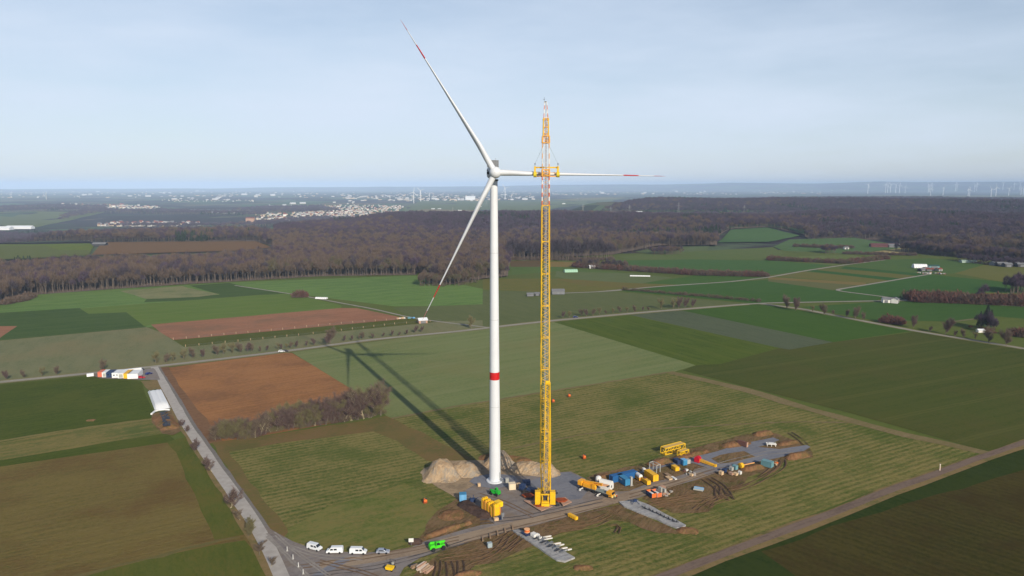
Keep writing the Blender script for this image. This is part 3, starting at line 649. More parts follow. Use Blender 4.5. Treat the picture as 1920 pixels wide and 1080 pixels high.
# verge trees along the concrete lane
for u, v, h, lab in ((346, 800, 4, 'small bare shrub on the lane verge above the compost heap'), (356, 812, 4, 'bare shrub on the lane verge beside the compost heap'), (372, 846, 6, 'bare verge tree left of the lane, level with the end of the hedgerow'), (402, 884, 7.5, 'bare verge tree leaning over the concrete lane, second from the camera'), (440, 952, 9, 'broad bare tree spreading over the concrete lane'), (456, 975, 5, 'thin bare sapling just below the broad verge tree'), (472, 1004, 6, 'pale bare sapling on the verge near the site junction'), (492, 1040, 6, 'bare verge sapling at the lower edge beside the lane'), (515, 1062, 4, 'small bushy shrub on the concrete lane edge, nearest the camera')):
    put_tree('bare_tree', *HED[R.randrange(5)], P(u - 6, v), h / 13, R.uniform(0, 6), lab, 'tree')
# young roadside trees along the farm lane
RT = [tree_meshes(70 + i, 6, .5, 12, 9, .075, m_bark, [m_twig, m_twig2, m_twig3][i], tl=1.7) for i in range(3)]
def roadtree(u, v, h, lab=None, grp='roadside trees along the farm lane'):
    if not lab: lab = 'small bare tree by the farm lane, ' + ('above the brown field corner' if u < 400 else 'above the left half of the brown field' if u < 480 else 'below the long paddock' if u < 600 else 'in the row right of the tall dark tree' if u < 820 else 'in the row just right of the crane' if u < 1140 else 'right of the crane where the lane rises' if u < 1230 else 'in the taller clump above the green wedge')
    put_tree('roadside_tree', *RT[R.randrange(3)], P(u, v), h / 6, R.uniform(0, 6), lab, 'tree', grp)
for u in (12, 44, 78, 106): roadtree(u, 712 - u * .09, R.uniform(3.5, 5), 'small bare tree beside the lane left of the site containers', 'roadside trees left of the site containers')
roadtree(193, 694, 6, 'lone bare tree behind the orange site container', None)
for u in list(range(292, 400, 18)) + [408, 420, 438, 452, 462, 470]: roadtree(u + R.uniform(-3, 3), 681 - (u - 290) * .125 + R.uniform(-1.5, 1), R.uniform(5, 6.5))
for u in (488, 500, 522, 528, 538, 545, 555, 575, 590): roadtree(u, 660 - (u - 480) * .12, R.uniform(3, 5))
roadtree(619, 645, 11, 'tall dark bare tree beside the lane in the blade shadow', None); roadtree(612, 646, 7, 'smaller bare tree left of the tall dark one beside the lane', None)
for u in (645, 660, 674, 680, 700, 718, 735, 748, 762, 778, 790): roadtree(u, 643 - (u - 620) * .105 + R.uniform(-3, 0), R.uniform(2.5, 5))
roadtree(884, 615, 8.5, 'round bare tree at the lane fork just left of the turbine tower', None)
for u in (1055, 1068, 1090, 1100, 1112, 1124, 1136, 1150, 1162, 1176, 1190, 1205, 1216): roadtree(u, 598 - (u - 1040) * .085 + R.uniform(-2, 0), R.uniform(3, 6))
for u in (1240, 1262, 1272, 1284, 1298): roadtree(u, 579 - (u - 1240) * .04, R.uniform(6, 10))
for u, v, h in ((1475, 578, 11), (1492, 582, 11), (1524, 584, 5), (1545, 590, 9), (1562, 590, 4), (1588, 594, 6), (1604, 598, 10), (1619, 600, 6), (1712, 614, 9), (1744, 622, 4), (1772, 626, 11), (1790, 631, 4), (1806, 633, 6), (1829, 636, 5), (1854, 642, 9), (1887, 648, 11)):
    roadtree(u, v, h, 'bare tree by the right-hand farm lane, ' + ('near the lane fork' if u < 1530 else 'above the green strip' if u < 1650 else 'near the red-brown thicket' if u < 1760 else 'below the copse'), 'trees along the right-hand farm lane')

# forest, hedges and copses: too many to count, scattered instances
def src(name, t, c):
    me = bpy.data.meshes.new(name); bm = bmesh.new(); bm.from_mesh(t); n0 = len(bm.faces); bm.from_mesh(c); bm.to_mesh(me); bm.free()
    me.materials.append(t.materials[0]); me.materials.append(c.materials[0])
    for i, p in enumerate(me.polygons): p.material_index = 0 if i < n0 else 1
    return bpy.data.objects.new(name, me)
SRC = bpy.data.collections.new('woodland_sources')
def forest_tree(seed, twig, bark, n=330, dens=.30):
    rr = random.Random(seed); b = MB(); vs = []; fs = []; h = 20
    b.tube((0, 0, -.5), (rr.gauss(0, .5), rr.gauss(0, .5), 13), .32, .15, 4, caps=False)
    for i in range(5):
        a = rr.uniform(0, 6.28); z = rr.uniform(6, 12); b.tube((0, 0, z), (math.cos(a) * 3, math.sin(a) * 3, z + 4.5), .14, .05, 3, caps=False)
    for i in range(n):
        th = rr.uniform(0, 6.28); ph = math.acos(rr.uniform(-.35, 1)); rad = rr.uniform(.35, 1) ** .6
        lump = 1 + .2 * math.sin(3 * th + seed) * math.sin(2 * ph)
        p = Vector((math.cos(th) * math.sin(ph) * 4.4 * rad * lump, math.sin(th) * math.sin(ph) * 4.4 * rad * lump, 13.2 + math.cos(ph) * 5.6 * rad))
        d = (p - Vector((0, 0, 8))).normalized() + Vector((rr.gauss(0, .3), rr.gauss(0, .3), rr.gauss(.2, .3)))
        tri(vs, fs, p - d * .6, p + d * rr.uniform(1.0, 2.3), dens, rr)
    return src('t', b.mesh('tt', bark), MB().add(vs, fs).mesh('cc', twig))
def conifer(seed):
    rr = random.Random(seed); b = MB().tube((0, 0, -.5), (0, 0, 17), .3, .08, 4, caps=False); vs = []; fs = []
    for i in range(260):
        z = rr.uniform(3, 20); r = (21 - z) / 18 * 3.6; a = rr.uniform(0, 6.28); p = Vector((math.cos(a) * r * .25, math.sin(a) * r * .25, z))
        q = Vector((math.cos(a) * r, math.sin(a) * r, z - rr.uniform(.2, 1.2))); tri(vs, fs, q, p, 1.0, rr); tri(vs, fs, p, q, 1.0, rr)
    return src('c', b.mesh('tt', m_bark), MB().add(vs, fs).mesh('cc', m_needle))
def shrub(seed, twig):
    t, c = bush_meshes(seed, 4, 5.5, twig, 200, .24); return src('s', t, c)
mb2 = mat('forest_trunk', (112, 99, 86), .95, var=.3, scale=.2)
f1 = mat('forest_twig_brown', (108, 90, 76), 1, k=.78, var=.3, scale=.3); f2 = mat('forest_twig_purple', (84, 68, 84), 1, k=.8, var=.3, scale=.3); f3 = mat('forest_twig_olive', (102, 94, 68), 1, k=.75, var=.25, scale=.3)
f4 = mat('forest_twig_dusky', (76, 66, 74), 1, k=.8, var=.3, scale=.3)
srcs = [forest_tree(1, f1, mb2), forest_tree(2, f2, mb2), forest_tree(3, f4, mb2), forest_tree(4, f1, mb2), forest_tree(5, f2, mb2), forest_tree(6, f3, mb2), conifer(7), shrub(8, m_twigred), shrub(9, f3), shrub(11, f1)]
for i, o in enumerate(srcs): o.name = 'src%02d' % i; SRC.objects.link(o)
def inst_group():
    g = bpy.data.node_groups.new('woodland_scatter', 'GeometryNodeTree')
    g.interface.new_socket('Geometry', in_out='INPUT', socket_type='NodeSocketGeometry'); g.interface.new_socket('Geometry', in_out='OUTPUT', socket_type='NodeSocketGeometry')
    N = g.nodes; L = g.links; gi = N.new('NodeGroupInput'); go = N.new('NodeGroupOutput')
    ci = N.new('GeometryNodeCollectionInfo'); ci.inputs['Collection'].default_value = SRC; ci.inputs['Separate Children'].default_value = True; ci.inputs['Reset Children'].default_value = True
    ip = N.new('GeometryNodeInstanceOnPoints'); ip.inputs['Pick Instance'].default_value = True
    def attr(n_, ty):
        a = N.new('GeometryNodeInputNamedAttribute'); a.data_type = ty; a.inputs['Name'].default_value = n_; return a.outputs['Attribute']
    L.new(gi.outputs[0], ip.inputs['Points']); L.new(ci.outputs[0], ip.inputs['Instance']); L.new(attr('idx', 'INT'), ip.inputs['Instance Index'])
    L.new(attr('rot', 'FLOAT_VECTOR'), ip.inputs['Rotation']); L.new(attr('scl', 'FLOAT_VECTOR'), ip.inputs['Scale']); L.new(ip.outputs[0], go.inputs[0]); return g
GRP = inst_group()
def scatter(name, pts, label, cat):
    """pts: list of (x, y, z, idx, scale, zscale)"""
    me = bpy.data.meshes.new(name); me.from_pydata([p[:3] for p in pts], [], [])
    a = me.attributes.new('idx', 'INT', 'POINT'); a.data.foreach_set('value', [p[3] for p in pts])
    a = me.attributes.new('scl', 'FLOAT_VECTOR', 'POINT'); a.data.foreach_set('vector', [c for p in pts for c in (p[4], p[4], p[5])])
    a = me.attributes.new('rot', 'FLOAT_VECTOR', 'POINT'); a.data.foreach_set('vector', [c for p in pts for c in (0, 0, R.uniform(0, 6.28))])
    o = bpy.data.objects.new(name, me); COL.objects.link(o); md = o.modifiers.new('scatter', 'NODES'); md.node_group = GRP
    return tag(o, label, cat, kind='stuff')
def inside(x, y, poly):
    c = False; n = len(poly)
    for i in range(n):
        x0, y0 = poly[i]; x1, y1 = poly[i - 1]
        if (y0 > y) != (y1 > y) and x < (x1 - x0) * (y - y0) / (y1 - y0) + x0: c = not c
    return c
def fill(px, sp, pick, smin=.65, smax=1.25, grow=True, holes=(), jit=True):
    poly = [P(*q).to_2d()[:] for q in px]; hs = [[P(*q).to_2d()[:] for q in h] for h in holes]; out = []
    ys = [p[1] for p in poly]; y = min(ys)
    while y < max(ys):
        d0 = max(1.0, y); s = sp * (1 if not grow or d0 < 1300 else (d0 / 1300) ** .75)
        xs = [p[0] for p in poly]; x = max(min(xs), -.85 * y); xe = min(max(xs), .85 * y)
        while x < xe:
            qx = x + R.uniform(-.5, .5) * s; qy = y + R.uniform(-.5, .5) * s
            if inside(qx, qy, poly) and not any(inside(qx, qy, h) for h in hs):
                k = R.uniform(smin, smax); g = s / sp; hz = 1 + .18 * noise.noise(Vector((qx / 60, qy / 60, 9)))
                i = pick(qx, qy); z = Hh(qx, qy) - .3
                out.append((qx, qy, z, i, k * (1 + (g - 1) * .95), k * hz * (1 + (g - 1) * .12)))
            x += s
        y += s
    return out
def mix(x, y):
    far = smooth(1250, 1900, y + 250 * noise.noise(Vector((x / 500, y / 500, 2)))); w = noise.noise(Vector((x / 260, y / 260, 4))); c = noise.noise(Vector((x / 190, y / 190, 40)))  # farther trees get purple, dusky twigs: distance haze partly put into their colour
    if c > .5 - .16 * far and R.random() < .75: return 6
    if R.random() < far: return R.choice((1, 4, 2, 2, 4)) if w < .15 else R.choice((1, 4, 1, 3))
    return R.choice((0, 3, 0, 2, 5) if w > .2 else (0, 3, 0, 3, 2, 1))
near_band = [(-260, 640), (-60, 592), (0, 571), (60, 553), (225, 541), (340, 533), (450, 527), (600, 518), (780, 515), (800, 478), (515, 479), (505, 492), (300, 503), (0, 512), (-200, 520)]
left_far = [(-120, 458), (190, 455), (480, 453), (515, 463), (520, 446), (300, 443), (-120, 447)]
centre = [(515, 480), (790, 512), (812, 532), (850, 534), (905, 524), (952, 519), (957, 487), (1090, 481), (1150, 478), (1190, 470), (1235, 461), (1345, 460), (1343, 446), (1368, 430), (1440, 426), (1440, 407), (1160, 409), (740, 411), (640, 416), (520, 432), (515, 462)]
right = [(1440, 426), (1505, 440), (1520, 452), (1660, 450), (1720, 462), (1830, 477), (1870, 472), (2020, 485), (2020, 374), (1440, 375), (1190, 381), (1130, 398), (1290, 400), (1440, 400)]
floor_m = mat('leaf_litter', (104, 88, 76), 1, var=.3, scale=.05)
for pl in (near_band,): sheet('forest_floor', pl, floor_m, 14)
for pl in (left_far, centre, right): sheet('forest_floor', pl, floor_m, 1.2, far=True)
scatter('near_forest', fill(near_band, 6.0, mix, .7, 1.25), 'bare brown winter forest with pale trunks along the top of the left fields', 'forest')
scatter('distant_forest', fill(left_far, 8, mix), 'dark bare forest band behind the yellow and brown fields on the far left', 'forest')
scatter('hill_forest', fill(centre, 6.8, mix), 'purple-brown bare forest covering the low hill behind the turbine', 'forest')
scatter('valley_forest', fill(right, 8.5, mix), 'hazy bluish bare forest covering the right-hand hillside', 'forest')
valley = []
for px in ([(0, 398), (200, 396), (200, 388), (0, 390)], [(110, 416), (160, 405), (200, 400), (340, 402), (440, 404), (500, 405), (500, 398), (300, 395), (160, 397), (120, 406)], [(430, 396), (560, 400), (640, 398), (600, 388), (500, 390)], [(200, 428), (420, 428), (640, 420), (660, 410), (560, 412), (440, 424), (230, 424)]):
    valley += fill(px, 12, mix, .8, 1.1)
scatter('valley_woods', valley, 'blue-grey woods around the villages in the far valley', 'wood')
# hedges
def hedge(px, w, sp, idx, s, label, name='hedge'):
    pts = [P(*q) for q in px]; out = []
    for a, b in zip(pts, pts[1:]):
        n_ = max(1, int((b - a).length / sp)); nd = Vector((-(b - a).y, (b - a).x, 0)).normalized()
        for i in range(n_):
            for r_ in range(max(1, int(w / 3))):
                q = a.lerp(b, (i + R.random()) / n_) + nd * R.uniform(-w / 2, w / 2); k = s * R.uniform(.7, 1.25)
                out.append((q.x, q.y, Hh(q.x, q.y) - .1, R.choice(idx), k, k * R.uniform(.85, 1.2)))
    return scatter(name, out, label, 'hedge')
hedge([(1078, 500), (1120, 503), (1200, 508), (1300, 515), (1437, 518)], 12, 3, (7, 9, 9), 1.6, 'brown bare hedge running along the field edge right of the crane')
hedge([(1085, 500), (1180, 505)], 16, 5, (2, 3), .5, 'taller dark bare trees at the left end of the brown hedge', 'tree_belt')
hedge([(1168, 543), (1260, 551), (1400, 563), (1425, 566)], 5, 2.5, (8, 9), .8, 'low dark hedge between the two green fields right of the crane')
hedge([(1440, 487), (1500, 490), (1585, 494), (1660, 485)], 14, 3.5, (7, 9, 8), 1.5, 'reddish bare hedge in the fields on the right')
hedge([(1490, 462), (1560, 465), (1600, 465)], 14, 5, (9,), 1.4, 'thin hedge below the red-roofed barn')
hedge([(1580, 476), (1720, 479)], 10, 4, (9,), 1.2, 'thin hedge in front of the sandy field')
hedge([(955, 487), (1090, 488), (1150, 487)], 12, 3.5, (9, 2), 1.3, 'dark hedge line along the foot of the hill forest')
hedge([(1708, 563), (1760, 564), (1860, 568), (1960, 573)], 24, 2.2, (7, 7, 9), 2.0, 'dense dark red-brown hedge beside the lane on the right')
hedge([(1700, 470), (1800, 480), (1960, 492)], 60, 4, (2, 3, 4), .75, 'dark bare wood edge behind the farm on the right', 'tree_belt')
hedge([(1220, 476), (1260, 476), (1275, 475)], 30, 5, (3, 1), .55, 'small grey bare copse in front of the hill forest', 'copse')
hedge([(1540, 474), (1565, 474)], 30, 5, (3, 1), .6, 'small grey copse in the far fields on the right', 'copse')
hedge([(1800, 488), (1860, 496), (1960, 500)], 30, 4, (2, 9, 4), .5, 'dark tree belt beside the far farm sheds', 'tree_belt')
hedge([(1836, 619), (1850, 619), (1866, 620)], 26, 3, (2, 4, 7), .62, 'dense bare copse with a dark fir beside the track on the right', 'copse')
hedge([(1845, 617), (1858, 616)], 12, 6, (6,), .85, 'dark firs rising out of the copse on the right', 'copse')
hedge([(1888, 548), (1920, 549), (1950, 549)], 30, 5, (2, 4, 1), .85, 'large round bare trees at the right edge', 'copse')
hedge([(1832, 566), (1845, 567)], 14, 4, (1, 2), .75, 'round bare tree rising above the red-brown hedge', 'copse')
hedge([(1660, 603), (1678, 606), (1692, 608)], 12, 2, (7,), 1.4, 'low red-brown thicket beside the right-hand lane', 'thicket')
hedge([(1894, 628), (1930, 632)], 12, 3, (7, 9), 1.5, 'dark scrub at the right edge beside the lane', 'thicket')
hedge([(552, 557), (572, 557)], 6, 2.5, (7, 9), 1.7, 'brown bare thicket in the green field left of the white tunnel', 'thicket')
hedge([(790, 532), (840, 534), (880, 527)], 30, 4, (5, 0, 8), .62, 'olive-brown thicket at the edge of the wood left of the tower', 'thicket')
hedge([(0, 571), (30, 566), (55, 557)], 14, 3, (9, 9), 1.3, 'pale scrub at the left corner of the near forest', 'thicket')
# ------------------------------------------------------------------ main wind turbine
m_white = mat('turbine_white', (216, 218, 222), .45, var=.035, scale=.25, spec=.4)
m_seam = mat('flange_grey', (176, 178, 178), .6); m_red = mat('signal_red', (196, 22, 24), .5); m_grey = mat('machine_grey', (120, 122, 126), .6, var=.1, scale=1)
m_black = mat('black_rubber', (34, 34, 36), .8); m_dark = mat('dark_steel', (58, 58, 62), .6, var=.15, scale=2)
HUBY = 268.0; hub = onplane(928.5, 323.5, HUBY); tb = P(928, 901.5); tb = Vector((tb.x, tb.y, .25))
T = empty('wind_turbine', (tb.x, tb.y, 0), 0, 'huge white wind turbine with a red tower band, in the middle of the building site', 'wind turbine')
rz = lambda z: 2.28 + (1.42 - 2.28) * (z / 119.0) ** .9
def tower(z0, z1, name, m):
    b = MB(); k = max(1, int((z1 - z0) / 6)); b.lathe([(rz(z0 + (z1 - z0) * i / k), z0 + (z1 - z0) * i / k) for i in range(k + 1)], 40); return b.build(name, m, T, True)
def zof(v): return CAMZ - tb.y * math.tan(math.atan((v - 540) / F) + PITCH)
zb0, zb1 = zof(711), zof(697)
secs = [.35, zb0 - 11, zb0, zb1, 66, 92, 119.2]
for i in range(len(secs) - 1):
    if i == 2: tower(secs[2] , secs[3], 'red_band', m_red); continue
    tower(secs[i] + .02, secs[i + 1] - .02, 'tower_section', m_white)
for z in (secs[1], 66, 92): MB().lathe([(rz(z) + .004, z - .07), (rz(z) + .03, z - .05), (rz(z) + .03, z + .05), (rz(z) + .004, z + .07)], 40).build('flange', m_seam, T, True)
MB().lathe([(3.45, 0), (3.45, .42), (3.2, .5), (2.34, .5), (2.34, 0)], 40).build('foundation_ring', m_white, T)
dr = MB(); dr.box((0, -2.28, 2.9), (1.0, .14, 2.3)); dr.build('door', m_seam, T).rotation_euler = (0, 0, math.radians(64))
st = MB()
for i in range(6): st.box((0, -2.6 - .28 * i, 1.5 - .25 * i), (1.1, .26, .06))
st.bar((-.55, -2.5, 1.6), (-.55, -4.1, .2), .06, .2); st.bar((.55, -2.5, 1.6), (.55, -4.1, .2), .06, .2)
st.build('stairs', m_grey, T).rotation_euler = (0, 0, math.radians(64))
cbl = MB(); cbl.tube((2.3 * math.cos(-.25), 2.3 * math.sin(-.25), 3), (rz(34) * math.cos(-.25) + .02, rz(34) * math.sin(-.25), 34), .07, n=5); cbl.build('cable_duct', m_seam, T)
yaw = math.radians(8)
ax = Vector((math.sin(yaw), -math.cos(yaw), .05)).normalized()
hl = Vector(hub) - T.location
RA = Matrix.Rotation(yaw, 3, 'Z')
nb = MB()
def nac(x, y, z): return hl + RA @ Vector((x, y, z))
prof = [(2.0, 1.75), (3.2, 2.05), (9.5, 2.1), (12.6, 1.75), (13.2, 1.35)]
ring = []
for y, r in prof:
    pts = []
    for i in range(20):
        t = 2 * math.pi * i / 20; c, s = math.cos(t), math.sin(t); e = .45
        pts.append(nac(math.copysign(abs(c) ** e, c) * r, y, math.copysign(abs(s) ** e, s) * r * 1.03 + .1))
    ring.append(pts)
vs = [p for r_ in ring for p in r_]; fs = [(k * 20 + i, k * 20 + (i + 1) % 20, (k + 1) * 20 + (i + 1) % 20, (k + 1) * 20 + i) for k in range(4) for i in range(20)] + [tuple(range(19, -1, -1)), tuple(range(80, 100))]
nb.add(vs, fs); nb.build('nacelle', mat('nacelle_grey_white', (190, 192, 194), .5), T, True)
cb = MB(); cb.box(nac(.2, 9.2, 3.5), (4.4, .5, 2.6), M=RA)
for i in range(6): cb.box(nac(-1.7 + .75 * i, 8.9, 3.5), (.12, .1, 2.3), M=RA)
cb.build('cooler', m_grey, T)
ms_ = MB(); ms_.tube(nac(-1.6, 10.4, 2), nac(-1.6, 10.4, 5.4), .05); ms_.tube(nac(1.4, 10.4, 2), nac(1.4, 10.4, 5.6), .05); ms_.box(nac(-1.6, 10.4, 5.4), (.6, .3, .3), M=RA); ms_.build('wind_sensor', m_grey, T)
sd = MB(); sd.box(nac(-2.35, 3.4, -.1), (.7, 1.6, 1.1), M=RA); sd.box(nac(-2.5, 4.2, .9), (.3, .8, .5), M=RA); sd.build('service_hatch', m_dark, T)
yb = MB(); yb.lathe([(1.45, 119.2), (1.75, 119.5), (1.75, 120.0)], 32); yb.build('yaw_bearing', m_grey, T, True)
hb = MB(); q = ax.to_track_quat('Z', 'Y'); prof = [(0.05, 2.25), (.8, 2.1), (1.55, 1.6), (2.05, .8), (2.2, -.2), (2.1, -1.2), (1.8, -2.0)]
vs = []; n = 28
for r_, z in prof: vs += [hl + q @ Vector((r_ * math.cos(2 * math.pi * i / n), r_ * math.sin(2 * math.pi * i / n), z)) for i in range(n)]
fs = [(k * n + i, k * n + (i + 1) % n, (k + 1) * n + (i + 1) % n, (k + 1) * n + i) for k in range(len(prof) - 1) for i in range(n)] + [tuple(range(n)), tuple((len(prof) - 1) * n + i for i in range(n))]
hb.add(vs, fs); hb.build('hub', m_white, T, True)
RB = 64.0
def tip_at(u, v):
    d = ray(u, v); o = Vector((0, 0, CAMZ)); h = Vector(hub); d.normalize(); t0 = (h - o).dot(d); cl = o + d * t0; m2 = RB ** 2 - (cl - h).length_squared
    if m2 < 0: return onplane(u, v, HUBY - 2)
    c = [o + d * (t0 + s * math.sqrt(m2)) for s in (-1, 1)]; return min(c, key=lambda p: abs(p.y - (HUBY - 1)))
# radius -> (width seen from the front, depth along the wind)
BL = [(0, 1.12, 1.12), (1.6, 1.12, 1.12), (4, 1.14, 1.3), (8, 1.1, 1.75), (12, .98, 1.95), (18, .8, 1.7), (26, .62, 1.35), (36, .42, 1.02), (46, .3, .74), (54, .21, .52), (60, .14, .34), (63, .08, .2), (64, .03, .06)]
for (u, v) in ((751, 37), (1248, 330.5), (792, 600)):
    tip = tip_at(u, v) - T.location; d = (tip - hl); L = d.length; d.normalize(); f = (ax - d * ax.dot(d)).normalized(); s = d.cross(f)
    tw = math.radians(14)
    def ringat(r):
        w = lerpt([(a, b) for a, b, c in BL], r * 64 / L); c_ = lerpt([(a, c) for a, b, c in BL], r * 64 / L); k = smooth(2, 12, r); out = []
        bend = f * (2.0 * (r / L) * (1 - r / L))
        for i in range(20):
            t = 2 * math.pi * i / 20; x = math.cos(t); y = math.sin(t)
            yy = y * c_ ; xx = x * w * (1 - k * .35 * (y + 1) * .5 * (1 if y > -2 else 1)) ; yy -= k * c_ * .25
            a_ = tw * (1 - r / L) * k; X = xx * math.cos(a_) - yy * math.sin(a_); Y = xx * math.sin(a_) + yy * math.cos(a_)
            out.append(hl + d * r + bend + s * X - f * Y)
        return out
    def piece(r0, r1, name, m, par):
        k = max(2, int((r1 - r0) / 2)); rs = [r0 + (r1 - r0) * i / k for i in range(k + 1)]; vs = [p for r in rs for p in ringat(r)]
        fs = [(j * 20 + i, j * 20 + (i + 1) % 20, (j + 1) * 20 + (i + 1) % 20, (j + 1) * 20 + i) for j in range(k) for i in range(20)] + [tuple(range(20)), tuple(k * 20 + i for i in range(20))]
        return MB().add(vs, fs).build(name, m, par, True)
    r1, r2, r3 = L * .745, L * .835, L * .93
    bl = piece(1.2, r1, 'blade', m_white, T); piece(r1, r2, 'red_band', m_red, bl); piece(r2, r3, 'white_band', m_white, bl); piece(r3, L, 'red_tip', mat('tip_rose', (186, 110, 118), .5), bl)

# ------------------------------------------------------------------ lattice-boom crane
m_yel = mat('crane_yellow', (232, 184, 22), .5, var=.1, scale=.5); m_org = mat('crane_orange', (234, 166, 60), .5); m_whp = mat('white_paint', (225, 222, 216), .5)
m_rp = mat('red_paint', (212, 112, 66), .5); m_pale = mat('pale_red_paint', (228, 170, 110), .5); m_rope = mat('steel_rope', (150, 150, 158), .5); m_rust = mat('rusty_steel', (150, 68, 24), .85, var=.35, scale=.6); m_mat_ = mat('weathered_plate', (176, 140, 118), .85, var=.2, scale=.5)
cb0 = P(1022, 948); CR = empty('crane', (cb0.x, cb0.y + 3.2, 0), 0, 'tall yellow lattice-boom crane standing right of the turbine tower', 'crane')
def pl(p): return Vector(p) - CR.location
foot = Vector((CR.location.x + .1, CR.location.y + 2.6, 3.0)); top = onplane(1023.5, 222, 264.5); ax_c = (top - foot).normalized()
LB = (top - foot).length
def lattice(parent, a, b, w0, w1, mch, mla, rc=.16, rl=.07, bay=None, name='boom_section', alt=None, d0=None, d1=None, stuff=True):
    a = Vector(a); b = Vector(b); d = (b - a); L = d.length; d.normalize(); s = Vector((1, 0, 0)); s = (s - d * s.dot(d)).normalized(); f = d.cross(s)
    d0 = d0 or w0; d1 = d1 or w1; n = max(1, round(L / (bay or (w0 + w1) / 2 * .95)))
    def c(i, k):
        t = i / n; w = w0 + (w1 - w0) * t; dd = d0 + (d1 - d0) * t; sx, sy = ((-1, -1), (1, -1), (1, 1), (-1, 1))[k]; return a + d * (L * t) + s * (sx * w / 2) + f * (sy * dd / 2)
    cm = MB()
    if alt:
        m_ = max(2, int(L / alt)); 
        for k in range(4):
            A, B = c(0, k), c(n, k)
            for j in range(m_): cm.tube(A.lerp(B, j / m_), A.lerp(B, (j + 1) / m_), rc, n=6, mi=j % 2, caps=False)
    else:
        for k in range(4): cm.tube(c(0, k), c(n, k), rc, n=6)
    o = cm.build(name, mch, parent)
    lm = MB()
    for i in range(n + 1):
        for k in range(4):
            if i in (0, n): lm.tube(c(i, k), c(i, (k + 1) % 4), rl * 1.3, n=4, caps=False)
            if i < n: lm.tube(c(i, k) if (i + k) % 2 else c(i, (k + 1) % 4), c(i + 1, (k + 1) % 4) if (i + k) % 2 else c(i + 1, k), rl, n=4, caps=False)
    l = lm.build('lacing', mla, o)
    return o
def bp(z):  # point on boom axis at height z
    return pl(foot + ax_c * ((z - foot.z) / ax_c.z))
def zb(v, y): return onplane(1023, v, y).z
zy = zb(385, 263); zr = zb(330, 263.5)
zs = [3.0]; 
while zs[-1] < zy - 6: zs.append(zs[-1] + 11.8)
zs[-1] = zy
wtab = lambda z: 3.35 - .75 * (z / 130)
for i in range(len(zs) - 1):
    w0, w1 = wtab(zs[i]), wtab(zs[i + 1])
    if i == 0: w0 = 2.2
    lattice(CR, bp(zs[i] + .1), bp(zs[i + 1] - .1), w0, w1, m_yel, m_yel, .2, .085, 1.75)
lattice(CR, bp(zy + .1), bp(zr - .1), 2.6, 2.5, [m_rp, m_whp], m_org, .19, .07, 1.5, alt=1.3)
zc = zb(318, 264); zd = zb(268, 264.3); ztop = top.z
lattice(CR, bp(zr), bp(zc), 2.6, 2.6, m_org, m_org, .26, .12, .9, name='boom_joint')
lattice(CR, bp(zc + .1), bp(zd - .1), 2.5, 2.4, [m_pale, m_whp], m_whp, .14, .06, 1.5, alt=1.6)
lattice(CR, bp(zd), bp(zd + 2.4), 2.5, 2.3, m_org, m_org, .26, .12, 1.2, name='boom_joint')
lattice(CR, bp(zd + 2.5), bp(ztop), 1.9, 1.7, m_yel, m_org, .2, .1, 1.2, name='boom_head')
bh = MB()
for z in (zd + 3.2, zd + 5.5, ztop - .5): bh.box(bp(z), (2.3, 1.6, .35))
bh.lathe([(.9, -.25), (.9, .25)], 14, c=bp(ztop - 2.2), axis='X'); bh.build('head_sheave', m_org, CR)
jt = onplane(1023, 191, 266.5) - CR.location
jb = bp(ztop) ; o_ = lattice(CR, jb, jt, 1.5, .7, [m_rp, m_whp], m_whp, .12, .06, 1.0, name='tip_jib', alt=1.4)
an = MB(); an.tube(jt + Vector((-.5, 0, -.5)), jt + Vector((-.5, 0, 1.6)), .05); an.tube(jt + Vector((-1.0, 0, .9)), jt + Vector((-.2, 0, .9)), .05); an.box(jt, (.9, .9, .3)); an.build('anemometer', m_dark, CR)
# ropes and pendants down the middle of the boom
rp = MB(); 
for dx in (-.35, -.12, .12, .35):
    rp.tube(bp(4.5) + Vector((dx, -.9, 0)), bp(ztop) + Vector((dx * .8, -.9, 0)), .085, n=4)
rp.build('pendant_rope', m_rope, CR)
# derrick mast behind the boom
dm0 = Vector((.85, -1.0, 3.2)); dmt = onplane(1027, 719, CR.location.y - 3.5) - CR.location
lattice(CR, dm0, dm0.lerp(dmt, .5), 2.3, 2.2, m_yel, m_yel, .2, .1, 1.7, name='derrick_section'); lattice(CR, dm0.lerp(dmt, .503), dmt, 2.2, 1.5, m_yel, m_yel, .2, .1, 1.6, name='derrick_section')
dh = MB(); dh.box(dmt, (2.0, .9, .8)); dh.lathe([(.55, -.8), (.55, .8)], 12, c=dmt + Vector((0, 0, .5)), axis='X'); dh.build('derrick_head', m_yel, CR)
gr = MB()
for dx in (-.5, 0, .5): gr.tube(dmt + Vector((dx, 0, .5)), Vector((dx + .2, -3.2, 3.4)), .06, n=4)
gr.tube(dmt + Vector((0, 0, .5)), bp(zr), .06, n=4); gr.tube(dmt + Vector((.5, 0, .5)), bp(zr) + Vector((.8, 0, 0)), .06, n=4)
gr.build('guy_rope', m_rope, CR)
